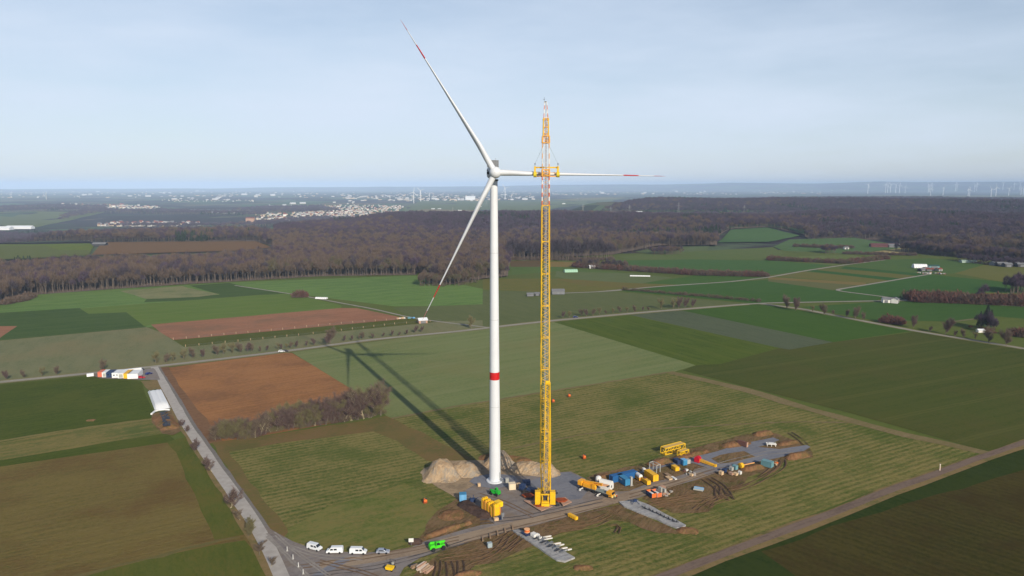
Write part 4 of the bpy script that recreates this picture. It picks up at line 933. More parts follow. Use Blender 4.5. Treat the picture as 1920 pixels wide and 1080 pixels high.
# superstructure and carrier
cy = MB(); cy.box((0, 1.5, 1.3), (3.0, 14.5, 1.0)); cy.box((0, 1.5, 1.9), (2.6, 12, .35)); cy.build('carrier', m_yel, CR, bevel=.06)
for i in range(7):
    for s in (-1, 1):
        MB().lathe([(.35, -.2), (.62, -.2), (.62, .2), (.35, .2)], 14, axis='X', c=(s * 1.35, -4.6 + i * 2.0, .62)).build('wheel', m_black, CR)
og = MB()
for sx in (-1, 1):
    for y in (-3.2, 5.6):
        og.bar((0, y, 1.1), (sx * 4.6, y + (0 if y < 0 else 1.6), .8), .7, .6)
og.build('outrigger_beam', m_dark, CR)
for sx in (-1, 1):
    for y in (-3.2, 7.2):
        MB().lathe([(.2, .35), (.2, 1.4)], 8, c=(sx * 4.6, y, 0)).lathe([(.9, .18), (.9, .36)], 12, c=(sx * 4.6, y, 0)).build('outrigger_foot', m_dark, CR)
up = MB(); up.lathe([(1.5, 2.1), (1.5, 2.6)], 20); up.build('slewing_ring', m_dark, CR)
ub = MB(); ub.box((-1.0, -.8, 3.2), (.35, 7.2, 1.2)); ub.box((1.0, -.8, 3.2), (.35, 7.2, 1.2)); ub.box((0, -.2, 2.75), (2.0, 5.8, .25)); ub.build('superstructure', m_yel, CR, bevel=.04)
wn = MB(); 
for y in (-2.2, .2): wn.lathe([(.75, -.8), (.75, .8)], 16, axis='X', c=(0, y, 3.4))
wn.build('winch_drum', m_dark, CR)
cbn = MB(); cbn.prism([(-.9, 0), (.9, 0), (1.1, .9), (.8, 1.9), (-.9, 1.9)], 1.3); c_ = cbn.build('cab', m_yel, CR); c_.location = (-2.0, 2.4, 2.3); c_.rotation_euler = (0, 0, 1.57)
MB().prism([(.96, .5), (1.13, .92), (.84, 1.75), (.7, 1.7)], 1.1).build('cab_window', mat('dark_glass', (30, 38, 48), .1, spec=.8), c_)
# counterweights: two tall stacks of slabs, frame between them
for sx in (-1, 1):
    st_ = MB().box((sx * 2.75, -3.2, 1.05), (2.1, 2.3, .3)).build('counterweight_tray', m_yel, CR)
    for i in range(9): MB().box((sx * 2.75, -3.2, 1.46 + i * .5), (2.0 + .04 * (i % 2), 2.2, .46)).build('counterweight_slab', m_yel, CR, bevel=.03)
fr = MB(); fr.box((0, -3.4, .9), (2.6, 1.4, .9)); fr.box((0, -3.8, 4.6), (3.2, .4, .4)); fr.box((-1.2, -3.9, 2.9), (.22, .3, 3.0)); fr.box((1.2, -3.9, 2.9), (.22, .3, 3.0)); fr.build('rear_frame', m_yel, CR)
MB().box((0, -3.0, 2.6), (2.3, .6, 2.4)).box((-.4, -3.45, 3.1), (.9, .3, .8)).build('engine_housing', m_dark, CR)
tag_ = [((982, 941), (1010, 941), (1036, 952), (1015, 961), (998, 951), 'rusty brown steel plate lying left in front of the big crane'), ((1046, 937), (1060, 935), (1072, 944), (1056, 951), (1044, 944), 'rusty steel plate lying right of the big crane')]
for (a, b, c, d, e, lab) in tag_:
    pts = [P(*q) for q in (a, b, c, d)]; mb = MB(); n = 4; vs = [(p.x, p.y, .42) for p in pts] + [(p.x, p.y, .66) for p in pts]
    mb.add(vs, [(0, 3, 2, 1), (4, 5, 6, 7)] + [(i, (i + 1) % 4, 4 + (i + 1) % 4, 4 + i) for i in range(4)]); o = mb.build('steel_plate', m_mat_); tag(o, lab, 'steel plate')
for u, v, lab in ((990, 932, 'round rust-orange outrigger pad left of the big crane'), (1013, 950, 'rust-orange outrigger pad in front of the big crane'), (1052, 941, 'small rust-orange outrigger pad right of the big crane')):
    p = P(u, v); o = MB().lathe([(2.3, .68), (2.3, .9), (1.9, .95)], 6, c=(0, 0, 0)).build('outrigger_pad', m_rust); o.location = (p.x, p.y, 0); o.scale = (1.1, .9, 1); tag(o, lab, 'outrigger pad')

# blade lifting yoke hanging from the crane
yk0 = onplane(1003, 326, HUBY - 1.2); yk1 = onplane(1046, 326, HUBY - 1.2); ym = (yk0 + yk1) / 2
Y = empty('lifting_yoke', ym, 0, 'yellow lifting yoke clamped round the horizontal blade behind the crane boom', 'lifting yoke')
a, b = yk0 - ym, yk1 - ym
MB().bar(a + Vector((0, 0, 2.3)), b + Vector((0, 0, 2.3)), .5, .5).build('spreader_beam', m_yel, Y)
MB().bar(a + Vector((0, -1, -.9)), b + Vector((0, -1, -.9)), .35, .35).bar(a + Vector((0, -1, .3)), b + Vector((0, -1, .3)), .2, .2).build('lower_beam', m_org, Y)
for q_ in (a, b):
    MB().box(q_ + Vector((0, -1.1, .7)), (.6, .35, 3.4)).box(q_ + Vector((0, 1.2, .7)), (.6, .35, 3.4)).box(q_ + Vector((0, 0, 2.5)), (.6, 2.6, .4)).build('clamp_frame', m_yel, Y)
    MB().lathe([(.2, -.55), (.95, -.55), (.95, .55), (.2, .55)], 16, axis='X', c=q_ + Vector((0, -.9, -.3))).build('clamp_pad', mat('brass_yellow', (214, 190, 40), .5), Y)
    MB().tube(q_ + Vector((0, 0, 2.6)), q_ + Vector((0, 0, 3.6)), .08).box(q_ + Vector((0, 0, 3.6)), (.5, .3, .3)).build('lifting_eye', m_dark, Y)
rp = MB(); hk = onplane(1024, 262, HUBY - 1.4) - ym
for q_ in (a, b): rp.tube(q_ + Vector((0, 0, 3.6)), hk, .045, n=4)
rp.tube(hk, onplane(1023, 196, HUBY - 1.4) - ym, .06, n=4); rp.build('sling', mat('green_sling', (110, 130, 120), .7), Y)
MB().box(hk, (.9, .7, 1.5)).build('hook_block', m_org, Y)
# ------------------------------------------------------------------ site vehicles and plant
m_glass = mat('dark_glass', (30, 38, 48), .1, spec=.8); m_van = mat('van_white', (226, 228, 230), .3, spec=.5); m_silver = mat('silver_paint', (176, 182, 196), .3, .4)
m_lime = mat('lime_green', (70, 210, 28), .45); m_green2 = mat('grass_green', (38, 170, 50), .5); m_hub = mat('wheel_grey', (170, 168, 160), .6)
m_blue = mat('container_blue', (34, 92, 148), .55, var=.08, scale=.5); m_lblue = mat('container_light_blue', (58, 130, 172), .55, var=.08, scale=.5); m_cyel = mat('container_yellow', (238, 180, 30), .55, var=.08, scale=.5)
m_teal = mat('teal_paint', (108, 150, 156), .6, var=.1, scale=.6); m_wood = mat('timber', (206, 176, 138), .9, var=.15, scale=2); m_wood2 = mat('old_timber', (150, 124, 98), .9, var=.2, scale=2)
m_navy = mat('navy_blue', (38, 56, 92), .6); m_sky = mat('light_blue_paint', (110, 168, 212), .5); m_or2 = mat('safety_orange', (226, 112, 44), .6); m_brown = mat('brown_steel', (112, 76, 66), .8, var=.15, scale=1)
def pos(o, p, rz=0): o.location = p; o.rotation_euler = (0, 0, rz); return o
def wheel(par, x, y, r=.34, w=.24, name='wheel', t='tyre'):
    e = MB().lathe([(r * .55, -w / 2), (r, -w / 2), (r, w / 2), (r * .55, w / 2)], 16, axis='Y', c=(x, y, r)).build(name, m_black, par)
    MB().lathe([(.05, -w * .35), (r * .56, -w * .4), (r * .56, w * .4), (.05, w * .35)], 12, axis='Y', c=(x, y, r)).build('rim', m_hub, e)
def van(p, rz, label, mbody, kind='van', L=5.5, Hh_=2.1, wins=2, group=None, cat='van'):
    t = empty('parked_' + kind, p, rz, label, cat, group); h = L / 2
    if kind == 'van': prof = [(-h, .35), (-h + .02, 1.2), (-h + .12, Hh_ - .12), (-h + .35, Hh_), (h - 1.75, Hh_), (h - 1.5, Hh_ - .06), (h - .85, 1.28), (h - .15, 1.02), (h, .75), (h - .02, .35)]
    else: prof = [(-h, .4), (-h + .02, .85), (-h + .3, 1.0), (-h + .65, Hh_ - .05), (-h + 1.0, Hh_), (h - 1.9, Hh_ - .02), (h - 1.1, 1.0), (h - .2, .82), (h, .6), (h, .35)]
    W_ = 1.92 if kind == 'van' else 1.76
    MB().prism(prof, W_, w2=W_ - .34, zt=Hh_).build('body', mbody, t, bevel=.05)
    if kind == 'van':
        ws = MB().add([(h - .9, -.84, 1.34), (h - .9, .84, 1.34), (h - 1.46, .76, Hh_ - .12), (h - 1.46, -.76, Hh_ - .12), (h - .86, -.84, 1.3), (h - .86, .84, 1.3), (h - 1.42, .76, Hh_ - .08), (h - 1.42, -.76, Hh_ - .08)], [(0, 1, 2, 3), (7, 6, 5, 4), (0, 4, 5, 1), (1, 5, 6, 2), (2, 6, 7, 3), (3, 7, 4, 0)])
        ws.build('windscreen', m_glass, t)
        for s in (-1, 1):
            xs = [(h - 2.25, h - 1.2)] + ([(h - 3.5, h - 2.5)] if wins > 1 else []) 
            for j, (x0, x1) in enumerate(xs):
                y0 = s * (W_ / 2 - .09); y1 = s * (W_ / 2 - .135)
                x1b = x1 - (.3 if j == 0 else 0)
                MB().add([(x0, y0 - s * .03, 1.18), (x1, y0 - s * .03, 1.18), (x1b, y1 - s * .03, 1.72), (x0, y1 - s * .03, 1.72), (x0, y0 + s * .025, 1.18), (x1, y0 + s * .025, 1.18), (x1b, y1 + s * .025, 1.72), (x0, y1 + s * .025, 1.72)], [(0, 1, 2, 3), (7, 6, 5, 4), (0, 4, 5, 1), (1, 5, 6, 2), (2, 6, 7, 3), (3, 7, 4, 0)]).build('side_window', m_glass, t)
        wz = .34
    else:
        MB().add([(h - 1.12, -.72, 1.03), (h - 1.12, .72, 1.03), (h - 1.85, .62, Hh_ - .06), (h - 1.85, -.62, Hh_ - .06), (h - 1.06, -.72, 1.03), (h - 1.06, .72, 1.03), (h - 1.8, .62, Hh_ - .02), (h - 1.8, -.62, Hh_ - .02)], [(0, 1, 2, 3), (7, 6, 5, 4), (0, 4, 5, 1), (1, 5, 6, 2), (2, 6, 7, 3), (3, 7, 4, 0)]).build('windscreen', m_glass, t)
        for s in (-1, 1): MB().prism([(-h + .75, 1.0), (h - 1.35, 1.0), (h - 1.95, Hh_ - .12), (-h + 1.0, Hh_ - .12)], .05, y0=s * (W_ / 2 - .125)).build('side_window', m_glass, t)
    MB().box((h - .03, 0, .45), (.12, W_ - .1, .28)).build('bumper', m_dark if kind == 'van' else mbody, t)
    for s in (-1, 1): MB().box((h - .08, s * (W_ / 2 - .25), .82), (.12, .34, .16)).build('headlight', m_hub, t)
    for x in (-h + 1.0, h - .95):
        for s in (-1, 1): wheel(t, x, s * (W_ / 2 - .1))
    return t
def line(u0, v0, u1, v1): return P(u0, v0), P(u1, v1)
rd = ang(P(620, 1038), P(700, 1038))
van(P(590, 1030), rd - .42, 'white van at the left end of the parked row, turned towards the road', m_van, L=5.2, group='white vans parked along the site road')
van(P(628, 1036), rd + math.pi + .05, 'white van facing left, second in the parked row', m_van, L=5.4, group='white vans parked along the site road')
van(P(672, 1037.5), rd - .02, 'white van facing right, between another white van and the silver hatchback', m_van, L=5.5, group='white vans parked along the site road')
van(P(718, 1037), rd + .03, 'small silver hatchback parked at the right end of the row of vans', m_silver, 'car', L=4.3, Hh_=1.5, cat='car')
def telehandler(p, rz, label, m, up=.12):
    t = empty('telehandler', p, rz, label, 'telehandler')
    MB().box((0, 0, 1.0), (4.6, 1.3, .7)).box((-1.7, 0, 1.5), (1.4, 1.9, .8)).build('chassis', m, t, bevel=.06)
    c = MB().prism([(-.7, 1.2), (.7, 1.2), (.75, 1.9), (.4, 2.6), (-.7, 2.6)], .95, y0=-.55).build('cab', m, t); MB().prism([(-.55, 1.75), (.62, 1.75), (.35, 2.45), (-.55, 2.45)], 1.02, y0=-.55).build('cab_window', m_glass, c)
    MB().bar((-2.2, .55, 2.1), (2.7, .55, 1.6 + up), .42, .5).build('boom', m, t)
    MB().bar((2.6, .55, 1.6), (3.2, .55, .6), .3, .3).box((3.3, .3, .5), (.12, 1.4, .8)).box((3.8, 0, .2), (1.0, .12, .08)).box((3.8, .7, .2), (1.0, .12, .08)).build('fork', m_dark, t)
    for x in (-1.6, 1.7):
        for s in (-1, 1): wheel(t, x, s * .98, .62, .42)
    MB().box((.9, .9, 1.2), (1.6, .5, .8)).box((-2.4, 0, 1.2), (.5, 1.6, .9)).build('engine_cover', m, t)
    return t
telehandler(P(820, 1030), ang(P(800, 1034), P(840, 1025)), 'lime green telehandler driving along the site road', m_lime).scale = (1.05, 1.15, 1.15)
telehandler(P(929, 928), ang(P(940, 932), P(918, 925)), 'grass green telehandler standing in front of the turbine tower', m_green2).scale = (.75, .95, 1.05)
# mobile truck crane
A, B = line(1087, 914, 1150, 934); rz_ = ang(A, B); L_ = (B - A).length
TC = empty('mobile_crane', (A + B) / 2, rz_, 'orange-yellow mobile truck crane with folded telescopic boom right of the tall crane', 'mobile crane')
h = L_ / 2; m_ty = mat('truck_crane_yellow', (238, 168, 34), .5)
MB().box((0, 0, 1.15), (L_ - 1, 2.5, .5)).build('chassis', m_dark, TC)
MB().box((h * .15, 0, 1.46), (L_ * .6, 2.6, .12)).build('deck', mat('deck_grey', (128, 138, 134), .6), TC)
c = MB().prism([(h - 2.6, .6), (h, .6), (h + .05, 1.5), (h - .25, 2.5), (h - 2.4, 2.5)], 2.5).build('cab', m_ty, TC, bevel=.05)
MB().prism([(h + .03, 1.5), (h + .09, 1.5), (h - .19, 2.4), (h - .26, 2.4)], 2.2).build('windscreen', m_glass, c); MB().box((h + .1, 0, .75), (.3, 2.5, .45)).build('bumper', mat('cream_paint', (240, 214, 140), .5), c)
for i in range(5):
    for s in (-1, 1): wheel(TC, -h + 1.4 + i * (L_ - 4) / 4 + (.5 if i > 1 else 0), s * 1.1, .68, .45)
MB().box((-h * .45, 0, 2.1), (4.2, 2.4, 1.3)).box((-h * .9, 0, 2.5), (1.9, 2.7, 1.8)).build('superstructure', m_ty, TC, bevel=.08)
MB().prism([(h * .05 - 1.6, 1.7), (h * .05, 1.7), (h * .05 + .1, 2.6), (h * .05 - .3, 3.3), (h * .05 - 1.6, 3.3)], .95, y0=-1.0).build('operator_cab', m_ty, TC)
bm_ = MB(); bm_.bar((-h * .75, .2, 3.0), (h * .35, .2, 3.9), .85, 1.0); bm_.build('boom', m_ty, TC, bevel=.06); MB().bar((h * .35, .2, 3.9), (h * .68, .2, 4.15), .65, .8).build('boom_tip', mat('pale_orange', (240, 180, 130), .6), TC)
MB().lathe([(.35, -.5), (.35, .5)], 10, axis='Y', c=(h * .68, .2, 4.0)).build('sheave', m_dark, TC)
lt = MB(); 
for i, x in enumerate((.0, .42, .8, 1.15, 1.6, 2.0, 2.35)): lt.box((-h * .1 + x * 1.3, -.25, 3.75 + x * .14), (.34, .04, .3))
lt.build('lettering', m_rust, TC)
for sx, y_ in ((-h * .7, -1), (h * .35, -1), (-h * .7, 1), (h * .35, 1)):
    MB().bar((sx, y_ * 1.2, .9), (sx - .3, y_ * 3.0, .8), .3, .3).lathe([(.5, .42), (.5, .55)], 8, c=(sx - .3, y_ * 3.0, 0)).tube((sx - .3, y_ * 3.0, .45), (sx - .3, y_ * 3.0, 1.2), .1).build('outrigger', m_whp, TC)
# containers
def container(u0, v0, u1, v1, label, m, L=None, W_=2.44, H_=2.6, marks=None, name='container', group=None):
    A, B = line(u0, v0, u1, v1); rz = ang(A, B); L = L or (B - A).length
    t = empty(name, (A + B) / 2, rz, label, 'container', group)
    b = MB().box((0, 0, H_ / 2 + .15), (L - .16, W_ - .16, H_ - .1)); n = max(3, int(L / .55))
    for i in range(n):
        x = -L / 2 + .3 + (L - .6) * i / (n - 1)
        for s in (-1, 1): b.box((x, s * (W_ / 2 - .06), H_ / 2 + .15), (.22, .09, H_ - .4))
    b.build('corrugated_walls', m, t)
    f = MB()
    for s in (-1, 1):
        for e in (-1, 1): f.box((e * (L / 2 - .08), s * (W_ / 2 - .08), H_ / 2 + .15), (.18, .18, H_)); 
        for z in (.24, H_ + .1): f.box((0, s * (W_ / 2 - .07), z), (L - .36, .13, .16))
    f.build('frame', m, t)
    MB().box((0, 0, H_ + .14), (L - .36, W_ - .3, .06)).build('roof', m, t)
    for s in (-1, 1): MB().box((L / 2 - .03, s * .56, H_ / 2 + .15), (.06, 1.06, H_ - .34)).box((L / 2 + .02, s * .2, H_ / 2 + .15), (.04, .06, H_ - .5)).build('door', m, t)
    if marks:
        for x, w, z in marks: MB().box((x, -W_ / 2 - .01, z), (w, .03, .42)).build('marking', m_whp, t)
    return t
container(1147, 904, 1190, 894, 'long dark blue shipping container behind the light blue one', m_blue, L=12.2)
container(1160, 900, 1177, 911, 'shorter light blue shipping container with white markings', m_lblue, L=6.6, marks=[(-.9, .5, 1.9), (-.2, .5, 1.9), (.5, .6, 1.9)])
container(1213, 892, 1229, 903, 'tall yellow site container standing beside the access road', m_cyel, L=6.8)
def genset(u, v, rz, label, m, L=3.6, name='generator'):
    t = empty(name, P(u, v), rz, label, name.replace('_', ' ')); MB().box((0, 0, 1.0), (L, 1.7, 1.6)).build('housing', m, t, bevel=.05); MB().box((0, 0, .14), (L + .2, 1.8, .2)).build('skid', m_dark, t)
    MB().box((-L * .2, 0, 1.95), (L * .3, 1.0, .25)).tube((L * .3, .3, 1.8), (L * .3, .3, 2.3), .08).build('exhaust', m_brown, t); 
    for x in (-L * .25, L * .2): MB().box((x, -.87, 1.05), (L * .3, .05, 1.0)).build('panel', m, t)
    return t
rs = ang(P(1213, 892), P(1229, 903))
genset(1211, 906, rs, 'yellow generator with a rusty top in front of the yellow container', m_cyel, 4.6)
t = empty('tank_trailer', P(1198, 899), rs, 'orange and white tank between blue and yellow containers', 'tank'); MB().box((0, 0, .8), (3.4, 1.8, 1.2)).build('base', m_org, t, bevel=.05); MB().lathe([(.3, -1.6), (.85, -1.4), (.85, 1.4), (.3, 1.6)], 14, axis='X', c=(0, 0, 1.75)).build('tank', m_whp, t, True)
t = empty('cable_cabinet', P(1183, 910), rs, 'slim grey cabinet standing at the corner of the light blue container', 'cabinet'); MB().box((0, 0, 1.9), (1.0, .8, 3.4)).build('housing', m_hub, t); MB().box((0, -.42, 1.9), (.8, .04, 2.9)).build('door', m_grey, t); MB().box((0, 0, .1), (1.4, 1.2, .2)).build('plinth', m_conc, t)
# white rounded shelter behind the truck crane
A, B = line(1126, 914, 1147, 919); t = empty('site_shelter', (A + B) / 2, ang(A, B), 'white round-roofed shelter with a small dark window behind the mobile crane', 'shelter')
L_ = (B - A).length; vs = []; n = 12
for e in (-1, 1):
    for i in range(n + 1): a_ = math.pi * i / n; vs.append((e * L_ / 2, math.cos(a_) * 1.9, .2 + math.sin(a_) ** .7 * 3.5))
fs = [(i, i + 1, n + 2 + i, n + 1 + i) for i in range(n)] + [tuple(range(n + 1)), tuple(range(n + 1, 2 * n + 2))]
MB().add(vs, fs).build('shell', m_whp, t, False); MB().box((L_ / 2 + .02, -.3, 1.6), (.06, .7, .9)).build('window', m_glass, t)
t = empty('white_tank', P(1122, 903), 0, 'white domed tank top showing behind the mobile crane boom', 'tank'); MB().lathe([(1.2, 0), (1.2, 1.6), (1.0, 2.1), (.5, 2.4), (.1, 2.45)], 16).build('tank_body', m_whp, t, True); MB().box((0, -1.2, .8), (.3, .1, 1.4)).build('ladder', m_grey, t)
# boom sections lying in the field
def lying(u0, v0, u1, v1, w, label, z=.2, m=m_yel):
    A, B = line(u0, v0, u1, v1); t = empty('boom_section', (A + B) / 2, 0, label, 'crane section', 'spare yellow crane sections in the field')
    a = A - t.location + Vector((0, 0, z + w / 2)); b = B - t.location + Vector((0, 0, z + w / 2)); d = (b - a).normalized(); s = Vector((-d.y, d.x, 0)); n = max(2, round((b - a).length / (w * .8)))
    def c(i, k): sx, sz = ((-1, -1), (1, -1), (1, 1), (-1, 1))[k]; return a.lerp(b, i / n) + s * sx * w / 2 + Vector((0, 0, sz * w / 2))
    for k in range(4): MB().tube(c(0, k), c(n, k), .2, n=6).build('chord', m, t)
    l = MB()
    for i in range(n + 1):
        for k in range(4):
            if i in (0, n): l.tube(c(i, k), c(i, (k + 1) % 4), .14, n=4)
            if i < n: l.tube(c(i, k) if i % 2 else c(i, (k + 1) % 4), c(i + 1, (k + 1) % 4) if i % 2 else c(i + 1, k), .13, n=4)
    l.build('lacing', m, t); g = MB().box((a + b) / 2 + Vector((0, 0, w / 2 + .05)), ((b - a).length * .96, w * .8, .08), rz=ang(a, b)); g.build('walkway', mat('grating', (206, 168, 96), .7), t)
    return t
lying(1243, 852, 1280, 842, 2.9, 'larger yellow lattice crane section lying in the field, behind the shorter one')
lying(1273, 856, 1288, 851, 2.1, 'shorter yellow lattice crane section lying in front of the larger one')
# grey portal frame
A, B = line(1221, 880, 1234, 886); t = empty('steel_trestle', (A + B) / 2, ang(A, B), 'grey steel trestle frame standing on the upper gravel strip', 'steel frame'); h = (B - A).length / 2
for x in (-h, h):
    for y in (-1, 1): MB().box((x, y, 1.7), (.32, .32, 3.4)).build('post', m_hub, t)
MB().box((0, -1, 3.3), (2 * h, .25, .25)).box((0, 1, 3.3), (2 * h, .25, .25)).box((-h, 0, 3.3), (.25, 2, .25)).box((h, 0, 3.3), (.25, 2, .25)).box((0, -1, .3), (2 * h, .2, .2)).build('beam', m_hub, t); MB().bar((-h, -1, .3), (h, -1, 3.2), .12, .12).build('brace', m_hub, t)
# red and yellow jib lying on the apron
A, B = line(1308, 866, 1336, 874); t = empty('jib_winch', A, ang(A, B), 'red winch head with a yellow lattice jib lying beside the apron', 'winch'); L_ = (B - A).length
m_crim = mat('crimson', (206, 24, 50), .5)
MB().lathe([(.3, -.9), (1.3, -.9), (1.3, -.6), (.7, -.5), (.7, .5), (1.3, .6), (1.3, .9), (.3, .9)], 14, axis='Y', c=(0, 0, 1.35)).build('drum', m_crim, t); MB().box((0, 0, .5), (2.2, 2.2, .8)).box((.9, 0, 1.4), (.5, 1.6, 1.0)).build('base', m_crim, t)
for y in (-.45, .45): MB().bar((1.2, y, 1.5), (L_ + 1.2, y, .8), .22, .22).bar((1.2, y, .7), (L_ + 1.2, y, .3), .22, .22).build('chord', m_cyel, t)
l = MB()
for i in range(6): x0 = 1.2 + i * L_ / 6; l.bar((x0, -.45, 1.0), (x0 + L_ / 6, .45, .9), .12, .12); l.bar((x0, -.45, .7), (x0, -.45, 1.4), .12, .12)
l.build('lacing', m_cyel, t); MB().box((L_ + 1.3, 0, .6), (.8, 1.2, .9)).build('foot', m_cyel, t)
# apron clutter
def crate(u, v, d, rz, m, label, name='crate', cat='crate', lid=None, group=None, z=0.1):
    t = empty(name, P(u, v), rz, label, cat, group); MB().box((0, 0, d[2] / 2 + z), d).build('body', m, t, bevel=.03); MB().box((0, 0, d[2] + z + .05), (d[0] * 1.03, d[1] * 1.03, .1)).build('lid', lid or m, t)
    f = MB(); 
    for s in (-1, 1): f.box((s * d[0] * .3, -d[1] / 2 - .03, d[2] / 2 + z), (.12, .05, d[2]))
    f.build('batten', lid or m, t); return t
crate(1282, 871, (2.4, 2.0, 2.2), rs, m_lblue, 'light blue cabinet on the apron left of the red winch', lid=m_sky); crate(1289, 869, (1.8, 1.8, 1.7), rs, m_hub, 'pale grey cabinet touching the light blue one on the apron')
crate(1266, 881, (3.2, 1.9, 1.5), rs, m_cyel, 'yellow crate on the gravel left of the light blue cabinet'); crate(1259, 876, (2.2, 1.6, 1.2), rs, m_dark, 'dark crate behind the yellow crate on the apron'); crate(1270, 868, (3.4, 2.2, 1.5), rs, m_navy, 'dark blue low crate behind the light blue cabinet')
def pile(u, v, n, rx, ry, rz, cols, label, name='scrap_pile', cat='pile', smin=.4, smax=1.3, h=.9, seed=1):
    rr = random.Random(seed); t = empty(name, P(u, v), rz, label, cat)
    for i in range(n):
        w = rr.uniform(smin, smax); x, y = rr.uniform(-rx, rx), rr.uniform(-ry, ry); hh_ = rr.uniform(.2, h)
        MB().box((x, y, hh_ / 2 + .12), (w, rr.uniform(smin, smax), hh_), rz=rr.uniform(0, 3)).build('piece', rr.choice(cols), t)
    return t
pile(1288, 886, 16, 4.2, 1.6, rs, [m_hub, m_whp, m_wood, m_brown, m_conc], 'heap of white and pink rubble and boards at the apron edge', 'rubble_pile', h=.8)
crate(1253, 892, (3.6, 1.6, .35), rs, m_wood2, 'brown plywood sheets on the brown patch beside the road', 'board_stack', 'boards'); crate(1254, 898, (3.0, 1.6, .5), rs, m_wood, 'cream timber stack beside the access road', 'board_stack', 'boards'); crate(1263, 897, (3.4, 1.0, .25), rs, m_whp, 'thin white boards lying beside the access road', 'board_stack', 'boards')
crate(1207, 884, (1.2, 1.0, 1.3), rs, m_whp, 'small white tank cube behind the yellow container', 'tank_cube', 'tank')
A, B = line(1384, 834, 1401, 839); t = empty('steel_trough', (A + B) / 2, ang(A, B), 'long brown steel box lying across the upper gravel strip', 'steel box'); L_ = (B - A).length
MB().box((0, .55, 1.3), (L_, .18, 2.0)).box((0, -.55, 1.3), (L_, .18, 2.0)).box((0, 0, .35), (L_, .92, .2)).box((0, 0, 2.35), (L_, 1.25, .12)).build('shell', m_brown, t); MB().box((L_ / 2 + .05, 0, 1.3), (.1, 1.3, 2.2)).build('end_plate', m_mat_, t)
t = empty('white_trestle', P(1446, 836), rs + 1.0, 'low white steel frame on short legs at the far apron', 'steel frame'); MB().box((0, .8, 1.1), (4.4, .3, .35)).box((0, -.8, 1.1), (4.4, .3, .35)).box((1.4, 0, 1.1), (.3, 1.3, .3)).box((-1.4, 0, 1.1), (.3, 1.3, .3)).box((0, 0, 1.35), (2.2, 1.9, .16)).build('frame', m_whp, t)
for x in (-1.8, 0, 1.8):
    for y in (-.8, .8): MB().box((x, y, .48), (.22, .22, .9)).build('leg', m_whp, t)
A, B = line(1389, 878, 1411, 872); t = empty('beam_on_drum', A, ang(A, B), 'yellow round drum with a long orange beam beside the apron road', 'drum'); L_ = (B - A).length
MB().lathe([(.3, -.8), (1.2, -.7), (1.2, .7), (.3, .8)], 14, axis='X', c=(0, 0, 1.2)).build('drum', m_cyel, t); MB().bar((1, 0, 1.2), (L_ + 1, 0, .9), .35, .35).build('beam', mat('tan_orange', (222, 160, 100), .7), t); MB().box((0, 0, .15), (1.6, 1.8, .3)).build('cradle', m_dark, t)
for u, v, d, m_, lb in ((1352, 890, (1.6, 1.4, 1.3), m_wood, 'sand-coloured pallet stack leftmost beside the road bend'), (1358, 885, (1.6, 1.4, 1.2), m_navy, 'dark blue box behind the sand-coloured pallet stack'), (1371, 882, (1.5, 1.3, 1.3), m_hub, 'pale round-edged box in the middle of the roadside clutter'), (1378, 880, (1.9, 1.7, 1.6), m_teal, 'grey-teal box right of the pale box in the roadside clutter'), (1371, 890, (1.8, 1.4, .8), m_mat_, 'pinkish low stack in front of the grey-teal box'), (1379, 891, (1.7, 1.4, .9), m_wood, 'cream bundle right of the pinkish stack'), (1387, 889, (1.3, 1.0, 1.1), m_whp, 'white bundle at the right end of the roadside clutter')):
    crate(u, v, d, rs + .3, m_, lb)
container(1433, 873, 1444, 876, 'teal grey container at the far end of the access road', m_teal, L=4.6, H_=2.4)
pile(1453, 869, 9, 2.2, 1.0, rs, [m_wood, m_whp, m_or2], 'loose timber and an orange barrier right of the teal container', 'timber_pile', h=.6, seed=4)
def skip(u, v, label, mfront, mtop):
    t = empty('open_skip', P(u, v), dR + 1.45, label, 'skip'); L, W_, H_ = 4.0, 2.1, 1.6
    MB().box((0, 0, .25), (L, W_, .15)).build('floor', mtop, t)
    for s in (-1, 1): MB().box((0, s * W_ / 2, H_ / 2 + .2), (L, .12, H_)).build('side_wall', mtop, t)
    for s in (-1, 1): MB().box((s * L / 2, 0, H_ / 2 + .2), (.12, W_ - .13, H_)).build('end_wall', mfront, t)
    MB().box((.3, 0, H_ * .6), (L * .7, W_ * .8, .3)).box((-.8, .2, H_ * .9), (1.0, .9, .4)).build('load', m_whp, t); return t
skip(1221, 930, 'orange-fronted open skip on the left, below the access road', m_or2, m_navy); skip(1231, 929, 'red-fronted skip with a white load, right of the orange one', m_rp, m_hub)
pile(1243, 924, 10, 1.6, 1.6, dR, [m_mat_, m_wood, m_hub], 'tall beige timber and panel stack right of the red skip', 'timber_pile', smin=.8, smax=2.2, h=2.4, seed=9)
pile(1253, 926, 12, 2.2, 1.2, dR, [m_wood, m_conc, m_mat_], 'low beige rubble heap right of the beige stack', 'rubble_pile', h=.9, seed=10)
A, B = line(1301, 917, 1319, 920); t = empty('pipe_bundle', (A + B) / 2, ang(A, B), 'bundle of pale grey culvert pipes lying alone in the muddy field', 'pipes'); L_ = (B - A).length
for i in range(4): MB().lathe([(.2, -L_ / 2), (.36, -L_ / 2), (.36, L_ / 2), (.2, L_ / 2)], 10, axis='X', c=(0, -1.1 + i * .74, .4)).build('pipe', m_sky if i % 2 else m_hub, t)
t = empty('yellow_beam_box', P(1074, 972), ang(P(1065, 968), P(1084, 978)), 'short yellow steel counterweight beam at the edge of the site road', 'steel beam'); MB().box((0, 0, .75), (4.2, 1.2, 1.1)).build('beam', m_cyel, t, bevel=.04)
for x in (-1.5, -.5, .5, 1.5): MB().box((x, -.64, .75), (.2, .08, 1.0)).build('rib', m_cyel, t)
